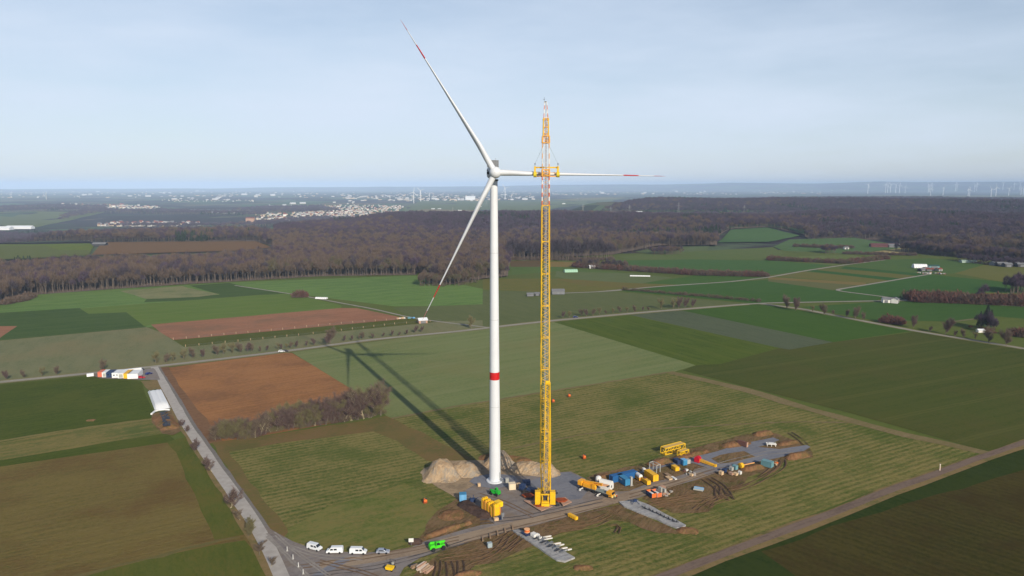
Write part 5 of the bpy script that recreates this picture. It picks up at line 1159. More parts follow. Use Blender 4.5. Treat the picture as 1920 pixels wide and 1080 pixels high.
# left edge of the pad
crate(868, 938, (2.6, 2.4, 2.6), .1, m_sky, 'light blue site cabin with a white panel beside the dark soil heap', 'site_cabin', 'cabin', lid=m_lblue)
t = empty('hydraulic_unit', P(886, 941), .3, 'dark blue hydraulic pump unit right of the light blue cabin', 'pump'); MB().box((0, 0, .8), (2.0, 1.5, 1.1)).build('housing', m_navy, t); MB().tube((.3, 0, 1.3), (.3, 0, 2.8), .12).tube((-.5, .2, 1.3), (-.9, .2, 2.1), .1).bar((-.6, 0, .3), (2.3, 0, 1.5), .15, .15).build('pipework', m_navy, t)
A, B = line(909, 956, 934, 971); d_ = (B - A).normalized(); rz2 = ang(A, B); n_ = 0
for i in range(5):
    p = A.lerp(B, i / 4.6); t = empty('counterweight_frame', p, rz2 + math.pi / 2, ('leftmost' if i == 0 else 'second' if i == 1 else 'third' if i == 2 else 'fourth' if i == 3 else 'rightmost') + ' yellow ballast frame in the tight yellow stack left of the tall crane', 'ballast frame', 'yellow ballast frames stacked beside the pad')
    hh_ = (4.4, 4.2, 4.0, 3.4, 4.6)[i]
    MB().box((0, 0, hh_ / 2 + .1), (2.6, .9, hh_)).build('slab_stack', m_yel if i != 1 else m_org, t, bevel=.05); MB().box((-1.2, -.55, hh_ / 2), (.25, .2, hh_)).box((1.2, -.55, hh_ / 2), (.25, .2, hh_)).box((0, -.55, hh_ * .75), (2.2, .16, .22)).build('bracket', m_org, t)
    for q_ in (-.7, .1, .8): MB().box((q_, 0, hh_ + .3), (.5, .8, .5)).build('lug', m_yel, t)
t = empty('ballast_slab', P(934, 962), rz2, 'bright yellow ballast block at the right end of the yellow stack', 'ballast block'); MB().box((0, 0, 3.6), (2.6, 2.6, 1.8)).build('slab', mat('bright_yellow', (250, 200, 10), .5), t, bevel=.06); MB().box((0, 0, 1.4), (1.8, 2.0, 2.6)).build('pedestal', m_brown, t)
pile(937, 972, 9, 1.3, 1.3, .2, [m_navy, m_dark, m_grey], 'dark blue-grey machine parts at the foot of the yellow ballast stack', 'machine_parts', h=1.8, seed=21)
crate(930, 976, (1.6, 1.2, .9), .4, m_wood, 'small timber crate in front of the blue-grey machine parts'); crate(898, 912, (1.1, 1.0, 1.1), .4, m_wood, 'small white-cream box left of the tower foot'); crate(951, 905, (1.3, 1.2, 1.7), 0, m_hub, 'light grey cabinet right of the tower foot')
crate(960, 917, (2.6, 2.2, 2.3), .2, mat('cream_fabric', (226, 208, 178), .8), 'cream-coloured big bag crate right of the green telehandler'); crate(972, 913, (1.5, 1.2, 1.3), .2, m_wood, 'small sand-coloured crate right of the cream big bag'); crate(987, 909, (3.0, 2.0, 1.7), .1, m_navy, 'dark blue box standing in the crane shadow left of the tall crane')
t = empty('loader_truck', P(993, 924), -.5, 'dark blue flatbed standing in shadow left of the tall crane', 'truck'); MB().box((0, 0, 1.0), (7.5, 2.3, .4)).build('flatbed', m_dark, t); MB().box((-3.2, 0, 1.8), (1.8, 2.3, 2.0)).build('cab', m_navy, t, bevel=.06); MB().box((1.0, 0, 1.6), (3.6, 1.9, .8)).build('load', m_navy, t)
for x in (-2.8, 1.6, 2.9):
    for s in (-1, 1): wheel(t, x, s, .5, .35)
# orange winches in the field
def anchor(u, v, label):
    t = empty('guide_winch', P(u, v), .4, label, 'winch', 'orange guide-rope winches in the field'); t.scale = (.85, .85, .85); MB().box((0, 0, .45), (1.7, 1.4, .7)).build('base', m_rust, t); MB().lathe([(.3, -.6), (.75, -.6), (.75, .6), (.3, .6)], 12, axis='Y', c=(.1, 0, 1.25)).build('drum', m_or2, t); MB().box((.4, -.3, 2.0), (.6, .6, .5)).tube((-.6, .3, .8), (-.6, .3, 2.9), .06).build('lamp_post', m_dark, t); return t
anchor(797, 943, 'orange and yellow guide winch standing alone on the grass left of the pad'); anchor(1095, 860, 'orange guide winch in the field behind the mobile crane'); anchor(1067, 744, 'orange guide winch farther out in the field, right of the boom'); anchor(1037, 754, 'orange guide winch partly hidden behind the crane boom')
# bottom edge
t = empty('mini_dumper', P(731, 1070), -.3, 'small yellow mini dumper with dark arms on the site road', 'dumper'); MB().box((0, 0, 1.0), (2.2, 1.5, .9), top=1.15).build('skip', mat('bright_yellow', (250, 200, 10), .5), t, bevel=.05); MB().box((0, 1.5, .7), (1.3, 1.0, .7)).build('chassis', m_dark, t); MB().box((.1, 1.9, 1.5), (.6, .5, .7)).build('seat', m_hub, t); MB().tube((-.6, 1.9, .8), (-1.0, 2.2, 2.6), .07).tube((.7, 1.9, .8), (.9, 2.2, 2.5), .07).tube((-1.0, 2.2, 2.6), (.9, 2.2, 2.5), .07).build('roll_bar', m_dark, t)
for x, y in ((-.85, -.3), (.85, -.3), (-.8, 1.7), (.8, 1.7)): MB().lathe([(.2, -.16), (.42, -.16), (.42, .16), (.2, .16)], 12, axis='X', c=(x, y, .42)).build('wheel', m_black, t)
def logs(u, v, n, L, rz, label, mm, seed, r=.14, rows=3):
    rr = random.Random(seed); t = empty('timber_stack', P(u, v), rz, label, 'timber')
    for i in range(n):
        lay = i // rows; x = (i % rows - rows / 2 + .5) * 2.4 * r + rr.uniform(-.05, .05)
        MB().box((x, rr.uniform(-.3, .3), r + lay * 2.05 * r + .05), (2.1 * r, L * rr.uniform(.8, 1), 1.9 * r), rz=rr.uniform(-.06, .06)).build('timber', rr.choice(mm), t)
logs(797, 1068, 20, 4.2, -.55, 'stack of pale squared timbers beside the site road at the bottom edge', [m_wood, m_mat_, mat('pale_timber', (220, 200, 180), .9)], 3, .2, 9)
logs(776, 1064, 6, 2.6, -.9, 'small dark log pile left of the pale timber stack', [m_wood2, m_dark], 5, .2, 3)
t = empty('notice_board', P(771, 1023), .1, 'white blank notice board on a post beside a dark soil heap', 'sign'); MB().box((0, 0, 1.9), (1.6, .08, 1.3)).build('board', m_whp, t); MB().tube((0, .1, 0), (0, .1, 1.9), .07).build('post', m_grey, t)
for u, v, k in ((538.5, 1033, 'farthest of the four white posts at the road junction'), (549.5, 1048, 'second farthest white post at the road junction'), (559.5, 1063, 'second nearest white post at the road junction'), (568.5, 1076, 'nearest of the four white posts at the road junction')):
    t = empty('marker_post', P(u, v), 0, k, 'marker post', 'white marker posts at the junction'); MB().tube((0, 0, 0), (0, 0, 1.5), .13, .10, 8).build('post', m_whp, t); MB().lathe([(.35, 0), (.3, .18)], 10).build('foot', m_hub, t)
t = empty('marker_post', P(1762, 882), 0, 'single pale marker post beside the dirt track on the right', 'marker post'); MB().box((0, 0, 1.3), (.3, .3, 2.6)).build('post', mat('pale_timber', (220, 200, 180), .9), t); MB().box((0, 0, 2.68), (.36, .36, .12)).build('cap', m_whp, t)
crate(918, 1026, (1.5, 1.3, 1.4), .3, mat('galvanised', (160, 172, 176), .5), 'small galvanised metal box on the mud below the site road')
for i in range(5):
    p = P(905 + i * 14, 1012 - i * 5.5); t = empty('road_plate', p, dR + 1.15, 'dark sleeper lying in the mud along the road edge', 'sleeper', 'dark sleepers along the muddy road edge'); MB().box((0, 0, .35), (3.2, .5, .25)).build('sleeper', m_wood2, t)
# goods on the lower causeway
c0, c1 = P(990, 1003), P(1068, 1047); cd = (c1 - c0); cz = ang(c0, c1)
t = empty('cable_drum', P(988, 1003) + Vector((0, 0, .6)), cz, 'orange cable drum on a blue pallet at the head of the lower causeway', 'drum'); MB().lathe([(.3, 0), (1.0, 0), (1.0, .15), (.6, .2), (.6, .9), (1.0, .95), (1.0, 1.1), (.3, 1.1)], 16, c=(0, 0, .5)).build('drum', mat('pale_orange', (240, 180, 130), .6), t); MB().lathe([(.62, .2), (.9, .25), (.9, .85), (.62, .9)], 16, c=(0, 0, .5)).build('cable', m_or2, t); MB().box((.3, -.4, .25), (2.8, 2.4, .4)).build('pallet', m_navy, t)
for k_, (f_, off, d, m_, lb, nm) in enumerate(((.14, .2, (2.0, 1.6, .9), m_whp, 'white wrapped bundle next to the orange cable drum', 'wrapped_bundle'), (.18, 1.1, (1.2, 1.0, .7), m_whp, 'small white box left of the wrapped bundle on the causeway', 'crate'), (.26, .6, (1.4, 1.0, .6), m_whp, 'low white crate farther along the lower causeway', 'crate'))):
    p = c0.lerp(c1, f_) - Vector((-cd.y, cd.x, 0)).normalized() * off * -1; o = crate(0, 1000, d, cz, m_, lb, nm, 'crate'); o.location = p + Vector((0, 0, .55))
for i in range(8):
    p = c0.lerp(c1, .26 + i * .085) + Vector((-cd.y, cd.x, 0)).normalized() * (.4 if i % 2 else -.4); t = empty('steel_bracket', p + Vector((0, 0, .62)), cz + 1.0, 'blue-grey steel bracket lying in the row on the lower causeway', 'bracket', 'steel brackets on the lower causeway')
    MB().bar((-1.2, 0, .1), (1.2, 0, .7), .16, .16).bar((-1.2, .6, .1), (1.2, .6, .7), .16, .16).bar((1.2, 0, .7), (1.2, .6, .7), .14, .14).bar((-1.0, 0, .2), (.8, .6, .9), .12, .12).build('frame', m_grey if i % 2 else m_dark, t)
for i, (u, v) in enumerate(((1026, 1008), (1028, 1012), (1044, 1021), (1050, 1024), (1056, 1030), (1064, 1033))):
    t = empty('white_beam', P(u, v), cz + 1.25, 'white squared beam lying on the grass edge of the lower causeway', 'beam', 'white beams beside the lower causeway'); MB().box((0, 0, .35), (3.0, .3, .35)).build('beam', m_whp, t); MB().box((0, .5, .3), (2.4, .22, .25)).build('second_beam', m_wood, t)
t = empty('pump_frame', P(1190, 945) + Vector((0, 0, .5)), 0, 'dark blue tripod pump at the head of the upper causeway', 'pump'); MB().bar((-1.6, 0, 1.1), (1.4, .3, 1.0), .2, .2).bar((0, 0, 1.2), (-1.2, -1.4, .0), .15, .15).bar((0, 0, 1.2), (1.6, -1.2, .0), .15, .15).build('frame', m_navy, t); MB().box((.2, 0, .9), (1.2, .9, .8)).build('motor', m_navy, t)
for i in range(9):
    p = P(1207, 955).lerp(P(1266, 982), i / 8); t = empty('iron_bar', p + Vector((0, 0, .5)), cz + R.uniform(-.5, .5), 'dark iron bar lying on the stones of the upper causeway', 'iron bar', 'iron bars on the upper causeway'); MB().bar((-1.3, 0, .2), (1.3, .1, .35), .14, .2).build('bar', m_dark, t); MB().box((.5, .2, .4), (.35, .3, .7)).build('bracket', m_dark, t)
# people at the mobile crane
def person(p, rz, label, vest):
    t = empty('person', p, rz, label, 'person')
    pts = {'pel': (0, 0, .95), 'spi': (0, 0, 1.15), 'che': (0, -.02, 1.38), 'nek': (0, 0, 1.52), 'hd0': (0, -.02, 1.6), 'hd1': (0, -.02, 1.74)}
    e = [('pel', 'spi'), ('spi', 'che'), ('che', 'nek'), ('nek', 'hd0'), ('hd0', 'hd1')]; rad = dict(pel=.17, spi=.15, che=.18, nek=.06, hd0=.1, hd1=.095)
    for s, n_ in ((-1, 'l'), (1, 'r')):
        for k_, q_, r_, par in (('sh', (s * .2, 0, 1.43), .075, 'che'), ('el', (s * .27, -.02, 1.14), .05, 'sh'), ('wr', (s * .25, -.2, .95), .035, 'el'), ('hn', (s * .24, -.28, .9), .045, 'wr'), ('hp', (s * .1, 0, .88), .11, 'pel'), ('kn', (s * .13, -.03, .5), .075, 'hp'), ('an', (s * .14 , .02, .09), .05, 'kn'), ('to', (s * .15, -.16, .05), .045, 'an')):
            pts[k_ + n_] = q_; rad[k_ + n_] = r_; e.append((par if par in ('che', 'pel') else par + n_, k_ + n_))
    ks = list(pts); me = bpy.data.meshes.new('body'); me.from_pydata([pts[k_] for k_ in ks], [(ks.index(a_), ks.index(b_)) for a_, b_ in e], [])
    o = bpy.data.objects.new('body', me); COL.objects.link(o); o.parent = t; o.modifiers.new('skin', 'SKIN'); s_ = o.modifiers.new('sub', 'SUBSURF'); s_.levels = 1; s_.render_levels = 1
    for i, k_ in enumerate(ks): me.skin_vertices[0].data[i].radius = (rad[k_], rad[k_]); me.skin_vertices[0].data[i].use_root = (k_ == 'pel')
    me.materials.append(mat('work_trousers', (60, 62, 74), .9))
    MB().lathe([(.17, .92), (.2, 1.15), (.23, 1.38), (.17, 1.5), (.07, 1.54)], 14).build('vest', vest, t, True); MB().lathe([(.145, 1.7), (.135, 1.76), (.09, 1.83), (.02, 1.85)], 12, c=(0, -.02, 0)).build('helmet', m_whp, t, True); MB().lathe([(.02, 1.52), (.1, 1.57), (.112, 1.64), (.1, 1.71)], 12, c=(0, -.03, 0)).build('face', mat('skin', (206, 160, 132), .7), t, True)
person(P(1153, 936), .6, 'worker in a pale yellow vest and white helmet at the front of the mobile crane', mat('vest_yellow', (236, 226, 150), .8))
person(P(1156, 935), 2.4, 'worker in an orange vest standing right of the other worker by the mobile crane', m_or2)
person(P(1012, 926), 1, 'worker in a dark vest standing left of the tall crane counterweights', m_navy)

# ------------------------------------------------------------------ spoil heaps
m_heap = G('tan_rubble', (158, 130, 100), (200, 172, 138), 1.0, 1.5, .35, 9, grain=1.6, third=(150, 146, 138), rowlen=3, bump=.8)
m_heapb = G('brown_spoil', (120, 84, 58), (148, 110, 78), 1.0, 1.5, .35, 8, grain=1.6, third=(96, 90, 50), rowlen=3, bump=.7)
def mound(u0, v0, u1, v1, w, h, m, label, seed, ridge=.35, cat='spoil heap', name='spoil_heap'):
    A, B = line(u0, v0, u1, v1); rz = ang(A, B); L = (B - A).length / 2; n = 36; k_ = 18; vs = []; fs = []
    for i in range(n + 1):
        for j in range(k_ + 1):
            x = -1 + 2 * i / n; y = -1 + 2 * j / k_; X = x * L; Yy = y * w / 2
            r = math.hypot(max(0, abs(x) - ridge) / (1 - ridge), y); wv = Vector((X / 5 + seed * 7, Yy / 5, seed)); q = max(0, 1 - r * (1 + .22 * noise.noise(wv)))
            z = h * (.35 * smooth(0, .95, q) + .65 * smooth(0, .72, q)) * (1 + .3 * noise.noise(wv * .8)) + (.3 * noise.noise(wv * 5) + .55 * noise.noise(wv * 2.2)) * min(1, q * 4) * min(1, h / 3)
            vs.append((X, Yy, max(z, 0) + (-.02 if q > 0 else -.6)))
    for i in range(n):
        for j in range(k_): a_ = i * (k_ + 1) + j; fs.append((a_, a_ + k_ + 1, a_ + k_ + 2, a_ + 1))
    o = MB().add(vs, fs).build(name, m, None, False); pos(o, (A + B) / 2, rz)
    if label: tag(o, label, cat)
    return o
mound(788, 892, 868, 886, 19, 5.4, m_heap, 'large pale rubble heap left of the turbine tower', 1, .1)
mound(840, 880, 902, 888, 13, 3.4, m_heap, 'lower tan rubble heap between the large heap and the tower', 2, .3)
mound(905, 868, 968, 868, 14, 5.0, m_heap, 'pale rubble heap behind the turbine tower', 3, .1)
mound(955, 876, 1052, 889, 11, 3.2, m_heap, 'long low tan rubble bank behind the tall crane', 4, .5)
mound(900, 855, 1000, 868, 9, 1.5, m_heapb, 'long low brown soil bank behind the pale heaps', 14, .6)
mound(1112, 897, 1150, 893, 7, 1.3, m_heapb, 'low brown spoil bank left of the blue containers', 5)
mound(1215, 872, 1260, 862, 7, 1.5, m_heapb, 'brown spoil bank behind the grey steel trestle', 6); mound(1262, 862, 1330, 843, 5, .8, m_heapb, 'long low spoil bank in front of the yellow crane sections', 7, .6)
mound(1352, 838, 1408, 828, 7, 1.3, m_heapb, 'brown spoil bank behind the long brown steel box', 8); mound(1413, 816, 1449, 810, 6, 1.4, m_heapb, 'small brown spoil heap beyond the upper gravel strip', 9)
mound(1473, 860, 1517, 850, 6, 1.6, m_heapb, 'brown spoil heap at the right tip of the apron', 10); mound(1458, 834, 1498, 826, 5, .8, m_heapb, 'low reddish spoil heap between the two gravel arms', 11)
mound(1390, 882, 1434, 873, 5, 1.1, m_heapb, 'low brown spoil bank left of the teal container', 12); mound(1268, 993, 1310, 996, 5, .9, m_heapb, 'flat brown spoil heap at the end of the upper causeway', 13)
mound(1076, 1064, 1112, 1064, 3, .7, m_heapb, 'flat brown spoil heap below the end of the lower causeway', 15); mound(845, 1082, 905, 1072, 3, 1.0, m_heapb, 'spoil ridge at the bottom edge right of the pale timber', 16)
mound(864, 940, 918, 972, 6.5, 1.5, m_trench, 'dark wet soil heap along the left edge of the pad', 17, .6); mound(765, 1017, 792, 1016, 4, 1.1, m_trench, 'dark soil heap behind the white notice board', 18, .3)
mound(795, 1008, 885, 978, 3.2, .9, m_heapb, 'narrow soil bank along the edge of the grass left of the site road', 19, .8); mound(820, 968, 872, 962, 9, .8, m_heapb, 'broad low brown soil patch left of the dark heap', 20)
# ------------------------------------------------------------------ container camp and silage clamp on the left
m_orc = mat('container_orange', (214, 112, 84), .6); m_cw = mat('container_white', (232, 232, 232), .5)
specs = [(198, 'orange', m_orc, 'orange site container with a white cross mark, leftmost of the camp row'), (208, 'white', m_cw, 'narrow white site container between orange and blue ones'), (217, 'blue', m_navy, 'deep blue site container in the camp row'), (229, 'w2', m_cw, 'white office container with dark window marks, right of the blue one'), (240, 'w3', m_cw, 'white site container left of the yellow one'), (251, 'yellow', m_cyel, 'yellow site container in the camp row'), (262, 'w4', m_cw, 'large white site container, right of the yellow one')]
rl = ang(P(190, 706), P(262, 709))
for i, (u, nm, m_, lb) in enumerate([(186.5, 'o', m_orc, specs[0][3]), (194.5, 'w', m_cw, specs[1][3]), (205, 'b', m_navy, specs[2][3]), (216, 'w', m_cw, specs[3][3]), (226.5, 'w', m_cw, specs[4][3]), (237, 'y', m_cyel, specs[5][3]), (249, 'w', m_cw, specs[6][3])]):
    wdt = (2.9, 2.6, 4.2, 4.0, 3.6, 3.2, 6.0)[i]; p = P(u, 707 + i * .3) + Vector((0, 3, 0)); t = empty('camp_container', p, rl + math.pi / 2 + .35, lb, 'container', 'row of site containers by the farm lane')
    MB().box((0, 0, 1.6), (6.5 + .7 * i, wdt, 2.9)).build('walls', m_, t); MB().box((0, 0, 3.13), (6.7 + .7 * i, wdt + .1, .12)).build('roof', m_cw if m_ is m_cw else m_, t); MB().box((-(3.28 + .35 * i), 0, 1.5), (.06, wdt * .6, 2.2)).build('door', m_hub if i in (1, 4) else m_, t)
    if i in (3, 2): MB().box((-(3.3 + .35 * i), wdt * .2, 1.9), (.08, .9, .7)).box((-(3.3 + .35 * i), -wdt * .25, 1.9), (.08, .9, .7)).build('window', m_glass, t)
for u0, u1, lb in ((168, 181, 'short white stack at the left end of the camp beside the lane'), (214, 240, 'long white wall of panels behind the camp, left half'), (240, 270, 'long white wall of panels behind the camp, right half')):
    A, B = line(u0, 704 - (u0 - 168) * .115, u1, 704 - (u1 - 168) * .115); t = empty('panel_wall', (A + B) / 2 - Vector((0, 3, 0)), ang(A, B), lb, 'panels'); MB().box((0, 0, .9), ((B - A).length, 1.2, 1.7)).build('stack', m_cw, t); MB().box((0, 0, 1.8), ((B - A).length, 1.3, .12)).build('cover', m_cw, t)
m_redcar = mat('red_car', (190, 20, 40), .35); m_bluecar = mat('blue_car', (40, 50, 110), .35)
flat('camp_yard', [(165, 702), (288, 690), (296, 700), (300, 712), (262, 712), (190, 709)], m_grav, 13, .5, 5)
van(P(265, 709), rl + .1, 'red car parked at the right end of the container camp', m_redcar, 'car', L=4.4, Hh_=1.45, cat='car'); van(P(264, 694), rl + .6, 'black estate car parked behind the white container', m_dark, 'car', L=4.6, Hh_=1.6, cat='car'); van(P(279, 702), rl + 1.2, 'dark blue car parked right of the camp near the lane fork', m_bluecar, 'car', L=4.3, Hh_=1.5, cat='car')
van(P(535, 659.5), rd + .2, 'small dark car driving on the lane above the ploughed field', m_dark, 'car', L=4.4, Hh_=1.5, cat='car'); van(P(528, 660), rd + .2, 'white car just left of the dark one on the lane', m_van, 'car', L=4.4, Hh_=1.5, cat='car'); van(P(1079, 595.5), rd + .2, 'dark blue car on the lane right of the tall crane', m_bluecar, 'car', L=4.6, Hh_=1.6, cat='car')
flat('bare_ground', [(264, 714), (300, 712), (306, 726), (280, 732), (272, 726)], m_verge, 9, 1, 4)
A = P(286, 733); 
def cover_sheet():
    c = [P(277, 735), P(303, 732), P(320, 765), P(290, 769)]; n, k_ = 14, 10; vs = []; fs = []
    for i in range(n + 1):
        for j in range(k_ + 1):
            s, t_ = i / n, j / k_; p = (c[0].lerp(c[3], s)).lerp(c[1].lerp(c[2], s), t_); e = min(s, 1 - s, t_, 1 - t_)
            z = .1 + 2.0 * min(1, e * 7) ** .6 + .25 * math.sin(t_ * 22) * min(1, e * 7) + .1 * noise.noise(p / 2); vs.append((p.x, p.y, z))
    for i in range(n):
        for j in range(k_): a_ = i * (k_ + 1) + j; fs.append((a_, a_ + k_ + 1, a_ + k_ + 2, a_ + 1))
    o = MB().add(vs, fs).build('silage_cover', m_cw, None, True); tag(o, 'bright white sheet covering a silage clamp left of the concrete lane', 'cover sheet')
cover_sheet()
pts = [P(284, 778), P(290, 773), P(298, 770.5), P(308, 769.5), P(318, 770)]; b = MB()
for a_, c_ in zip(pts, pts[1:]): b.tube(a_ + Vector((0, 0, .5)), c_ + Vector((0, 0, .5)), .5, n=8)
tag(b.build('rolled_sheet', m_cw, None, True), 'white rolled-up sheet curving below the covered silage clamp', 'rolled sheet')
flat('bare_ground', [(282, 776), (296, 772), (320, 771), (332, 790), (338, 808), (322, 816), (302, 812), (290, 795)], m_mud, 9, 1.5, 4)
mound(300, 777, 322, 806, 10, 1.6, m_heapb, 'brown compost heap below the white silage sheet', 31, .6)
tyr = bpy.data.meshes
for i in range(46):
    q_ = (R.random(), R.random()); p = P(300 + 13 * q_[0] + 8 * q_[1], 778 + 26 * q_[1] + R.uniform(-1, 1)); o = MB().lathe([(.35, 0), (.7, 0), (.7, .35), (.35, .35)], 8).mesh('tyre', mat('black_sheet', (52, 56, 66), .6)) if i == 0 else o
    ob = bpy.data.objects.new('old_tyre', o); COL.objects.link(ob); ob.location = (p.x, p.y, 1.6); ob.rotation_euler = (R.uniform(-.3, .3), R.uniform(-.3, .3), 0); tag(ob, 'old black tyre weighing down the compost heap', 'tyre', 'old tyres on the compost heap')
mound(162, 787.5, 178, 787.5, 3, .25, m_heapb, 'small bare molehill patch in the wheat field on the left', 33, .2)
# paddock fence posts
pf = [(325, 637), (420, 628), (530, 618), (640, 607), (765, 598)]; pg = [(348, 650), (470, 638), (560, 629), (640, 620), (740, 608), (828, 602)]
po = MB().box((0, 0, .8), (.22, .22, 1.6)).mesh('fence_post', m_wood)
for ln, lb in ((pf, 'upper'), (pg, 'lower')):
    t = empty('paddock_fence', P(*ln[0]), 0, 'thin post fence along the %s edge of the long paddock' % lb, 'fence'); w = MB()
    for a_, c_ in zip(ln, ln[1:]):
        A, B = P(*a_), P(*c_); n = max(2, int((B - A).length / 9))
        for i in range(n): q_ = bpy.data.objects.new('post', po); COL.objects.link(q_); q_.parent = t; q_.location = A.lerp(B, i / n) - t.location
        for z in (.6, 1.2): w.tube(A - t.location + Vector((0, 0, z)), B - t.location + Vector((0, 0, z)), .03, n=3)
    w.build('wire', m_grey, t)
# ------------------------------------------------------------------ farm buildings
m_wall = mat('render_white', (226, 222, 214), .8); m_roofr = mat('roof_red_brown', (128, 72, 58), .8, var=.15, scale=.3); m_roofg = mat('roof_grey', (116, 116, 118), .8, var=.1, scale=.3); m_roofw = mat('roof_white_sheet', (226, 228, 230), .6)
def barn(u, v, L, W_, H_, rz, label, wall, roof, doors=0, cat='barn', name='barn', open_=0):
    t = empty(name, P(u, v), rz, label, cat); MB().box((0, 0, H_ / 2), (L, W_, H_)).add([(-L / 2, -W_ / 2, H_), (-L / 2, W_ / 2, H_), (-L / 2, 0, H_ + W_ * .22), (L / 2, -W_ / 2, H_), (L / 2, W_ / 2, H_), (L / 2, 0, H_ + W_ * .22)], [(0, 1, 2), (3, 5, 4)]).build('wall', wall, t)
    r = MB()
    for s in (-1, 1): r.add([(-L / 2 - .4, s * (W_ / 2 + .5), H_ - .1), (L / 2 + .4, s * (W_ / 2 + .5), H_ - .1), (L / 2 + .4, 0, H_ + W_ * .22 + .12), (-L / 2 - .4, 0, H_ + W_ * .22 + .12), (-L / 2 - .4, s * (W_ / 2 + .5), H_ + .1), (L / 2 + .4, s * (W_ / 2 + .5), H_ + .1), (L / 2 + .4, 0, H_ + W_ * .22 + .32), (-L / 2 - .4, 0, H_ + W_ * .22 + .32)], [(0, 1, 2, 3), (4, 5, 6, 7), (0, 1, 5, 4), (1, 2, 6, 5), (0, 3, 7, 4)])
    r.build('roof', roof, t)
    for i in range(doors): MB().box((-L / 2 + L * (i + .5) / doors, -W_ / 2 - .03, H_ * .42), (L / doors * .6, .12, H_ * .8)).build('door', m_glass if open_ else m_roofg, t)
    return t
def tunnel(u, v, L, W_, H_, rz, label, m, name='polytunnel', hoops=6):
    t = empty(name, P(u, v), rz, label, 'polytunnel'); vs = []; n = 10
    for e in (-1, 1):
        for i in range(n + 1): a_ = math.pi * i / n; vs.append((e * L / 2, math.cos(a_) * W_ / 2, math.sin(a_) * H_))
    MB().add(vs, [(i, i + 1, n + 2 + i, n + 1 + i) for i in range(n)] + [tuple(range(n + 1)), tuple(range(n + 1, 2 * n + 2))]).build('cover', m, t); h_ = MB()
    for j in range(hoops + 1):
        x = -L / 2 + L * j / hoops
        for i in range(n): a0, a1 = math.pi * i / n, math.pi * (i + 1) / n; h_.tube((x, math.cos(a0) * (W_ / 2 + .05), math.sin(a0) * (H_ + .05)), (x, math.cos(a1) * (W_ / 2 + .05), math.sin(a1) * (H_ + .05)), .08, n=4)
    h_.build('hoop', m_grey, t); return t
r0 = 0.05
tunnel(603, 560, 12.5, 4, 1.7, -.15, 'long low white tunnel in the green field left of the turbine', m_cw); tunnel(1200, 518, 26, 3, 1.3, -.12, 'long thin white tunnel in the field right of the crane', m_cw, hoops=8)
tunnel(1070, 510, 18, 8, 4, .15, 'pale green tunnel in the field just right of the crane', mat('pale_green_sheet', (150, 190, 160), .6)); tunnel(1724, 502, 18, 9, 5.5, -.1, 'white polytunnel at the farmstead in the right-hand fields', m_cw)
tunnel(1815, 492, 22, 10, 4, -.1, 'grey-green glasshouse beside the tree belt on the right', mat('glass_green', (140, 160, 146), .4))
barn(792, 605, 7.5, 7, 2.6, .35, 'small white-roofed hut just below the blade tip', m_mat_, m_roofw, 1, 'hut', 'hut'); barn(1046, 551, 13.5, 8, 3.6, .08, 'grey barn with white doors just right of the crane boom', m_grey, m_roofg, 2); barn(994, 555, 7, 4.5, 2.4, .1, 'small dark shed left of the crane boom', m_roofg, m_roofg, 1, 'shed', 'shed'); barn(1007, 554, 5.5, 4, 2.4, .1, 'dark shed almost touching the crane boom', m_dark, m_roofg, 1, 'shed', 'shed')
barn(1665, 567, 11, 7, 3.4, -.2, 'pale farm shed with grey roof at the lane junction', m_wall, m_roofg, 2, 'shed', 'shed'); barn(1678, 568, 7, 6, 4, .9, 'small pale gable-ended shed right of the farm shed', m_wall, m_roofg, 1, 'shed', 'shed')
barn(1655, 463, 46, 12, 4, -.12, 'long red-brown roofed barn in front of the hillside forest', mat('dull_red_roof', (96, 58, 60), .8), mat('dull_red_roof', (96, 58, 60), .8), 0); barn(1680, 467, 30, 12, 3.5, -.1, 'long dark grey roofed barn beside the red-brown one', m_roofg, m_roofg, 0); barn(1697, 467, 14, 9, 5, .3, 'sand-coloured farmhouse at the end of the long barns', mat('sand_wall', (206, 186, 158), .8), m_roofr, 0, 'farmhouse', 'farmhouse')
barn(1586, 467, 8, 7, 3, .1, 'tiny pale shed in the far fields on the right', m_wall, m_roofg, 1, 'shed', 'shed'); barn(1800, 456, 12, 9, 6, .2, 'pale house at the foot of the hillside wood', m_wall, m_roofg, 0, 'house', 'house'); barn(1823, 476, 12, 8, 4, 0, 'white-roofed shed among the trees on the right', m_wall, m_roofw, 0, 'shed', 'shed')
barn(1110, 503, 8, 6, 3, .1, 'small white shed half hidden by the dark trees right of the crane', m_wall, m_roofw, 1, 'shed', 'shed'); barn(1838, 623, 5, 3.5, 1.8, 0, 'small white shed at the foot of the copse on the right', m_wall, m_roofw, 0, 'shed', 'shed'); barn(188, 462, 24, 12, 5, .1, 'dark farm shed in the corner of the brown field on the far left', m_dark, m_roofg, 0)
for i, (u, v, L, m1, m2) in enumerate(((1728, 508, 9, m_dark, m_roofg), (1736, 506, 8, m_brown, m_roofg), (1742, 508, 10, m_dark, m_roofr), (1752, 507, 8, m_brown, m_roofg), (1760, 508, 7, m_hub, m_roofr), (1750, 502, 14, m_teal, mat('dark_green_sheet', (48, 80, 70), .7)))):
    barn(u, v, L, 6, 2.8, R.uniform(-.4, .4), ['lowest dark shed right of the white polytunnel', 'second shed from the white polytunnel, brown', 'red-roofed shed in the middle of the farm clutter', 'brown shed right of the red-roofed one at the farmstead', 'rightmost low shed of the farmstead clutter', 'dark green roofed barn behind the farm clutter'][i], m1, m2, 1, 'shed', 'shed')
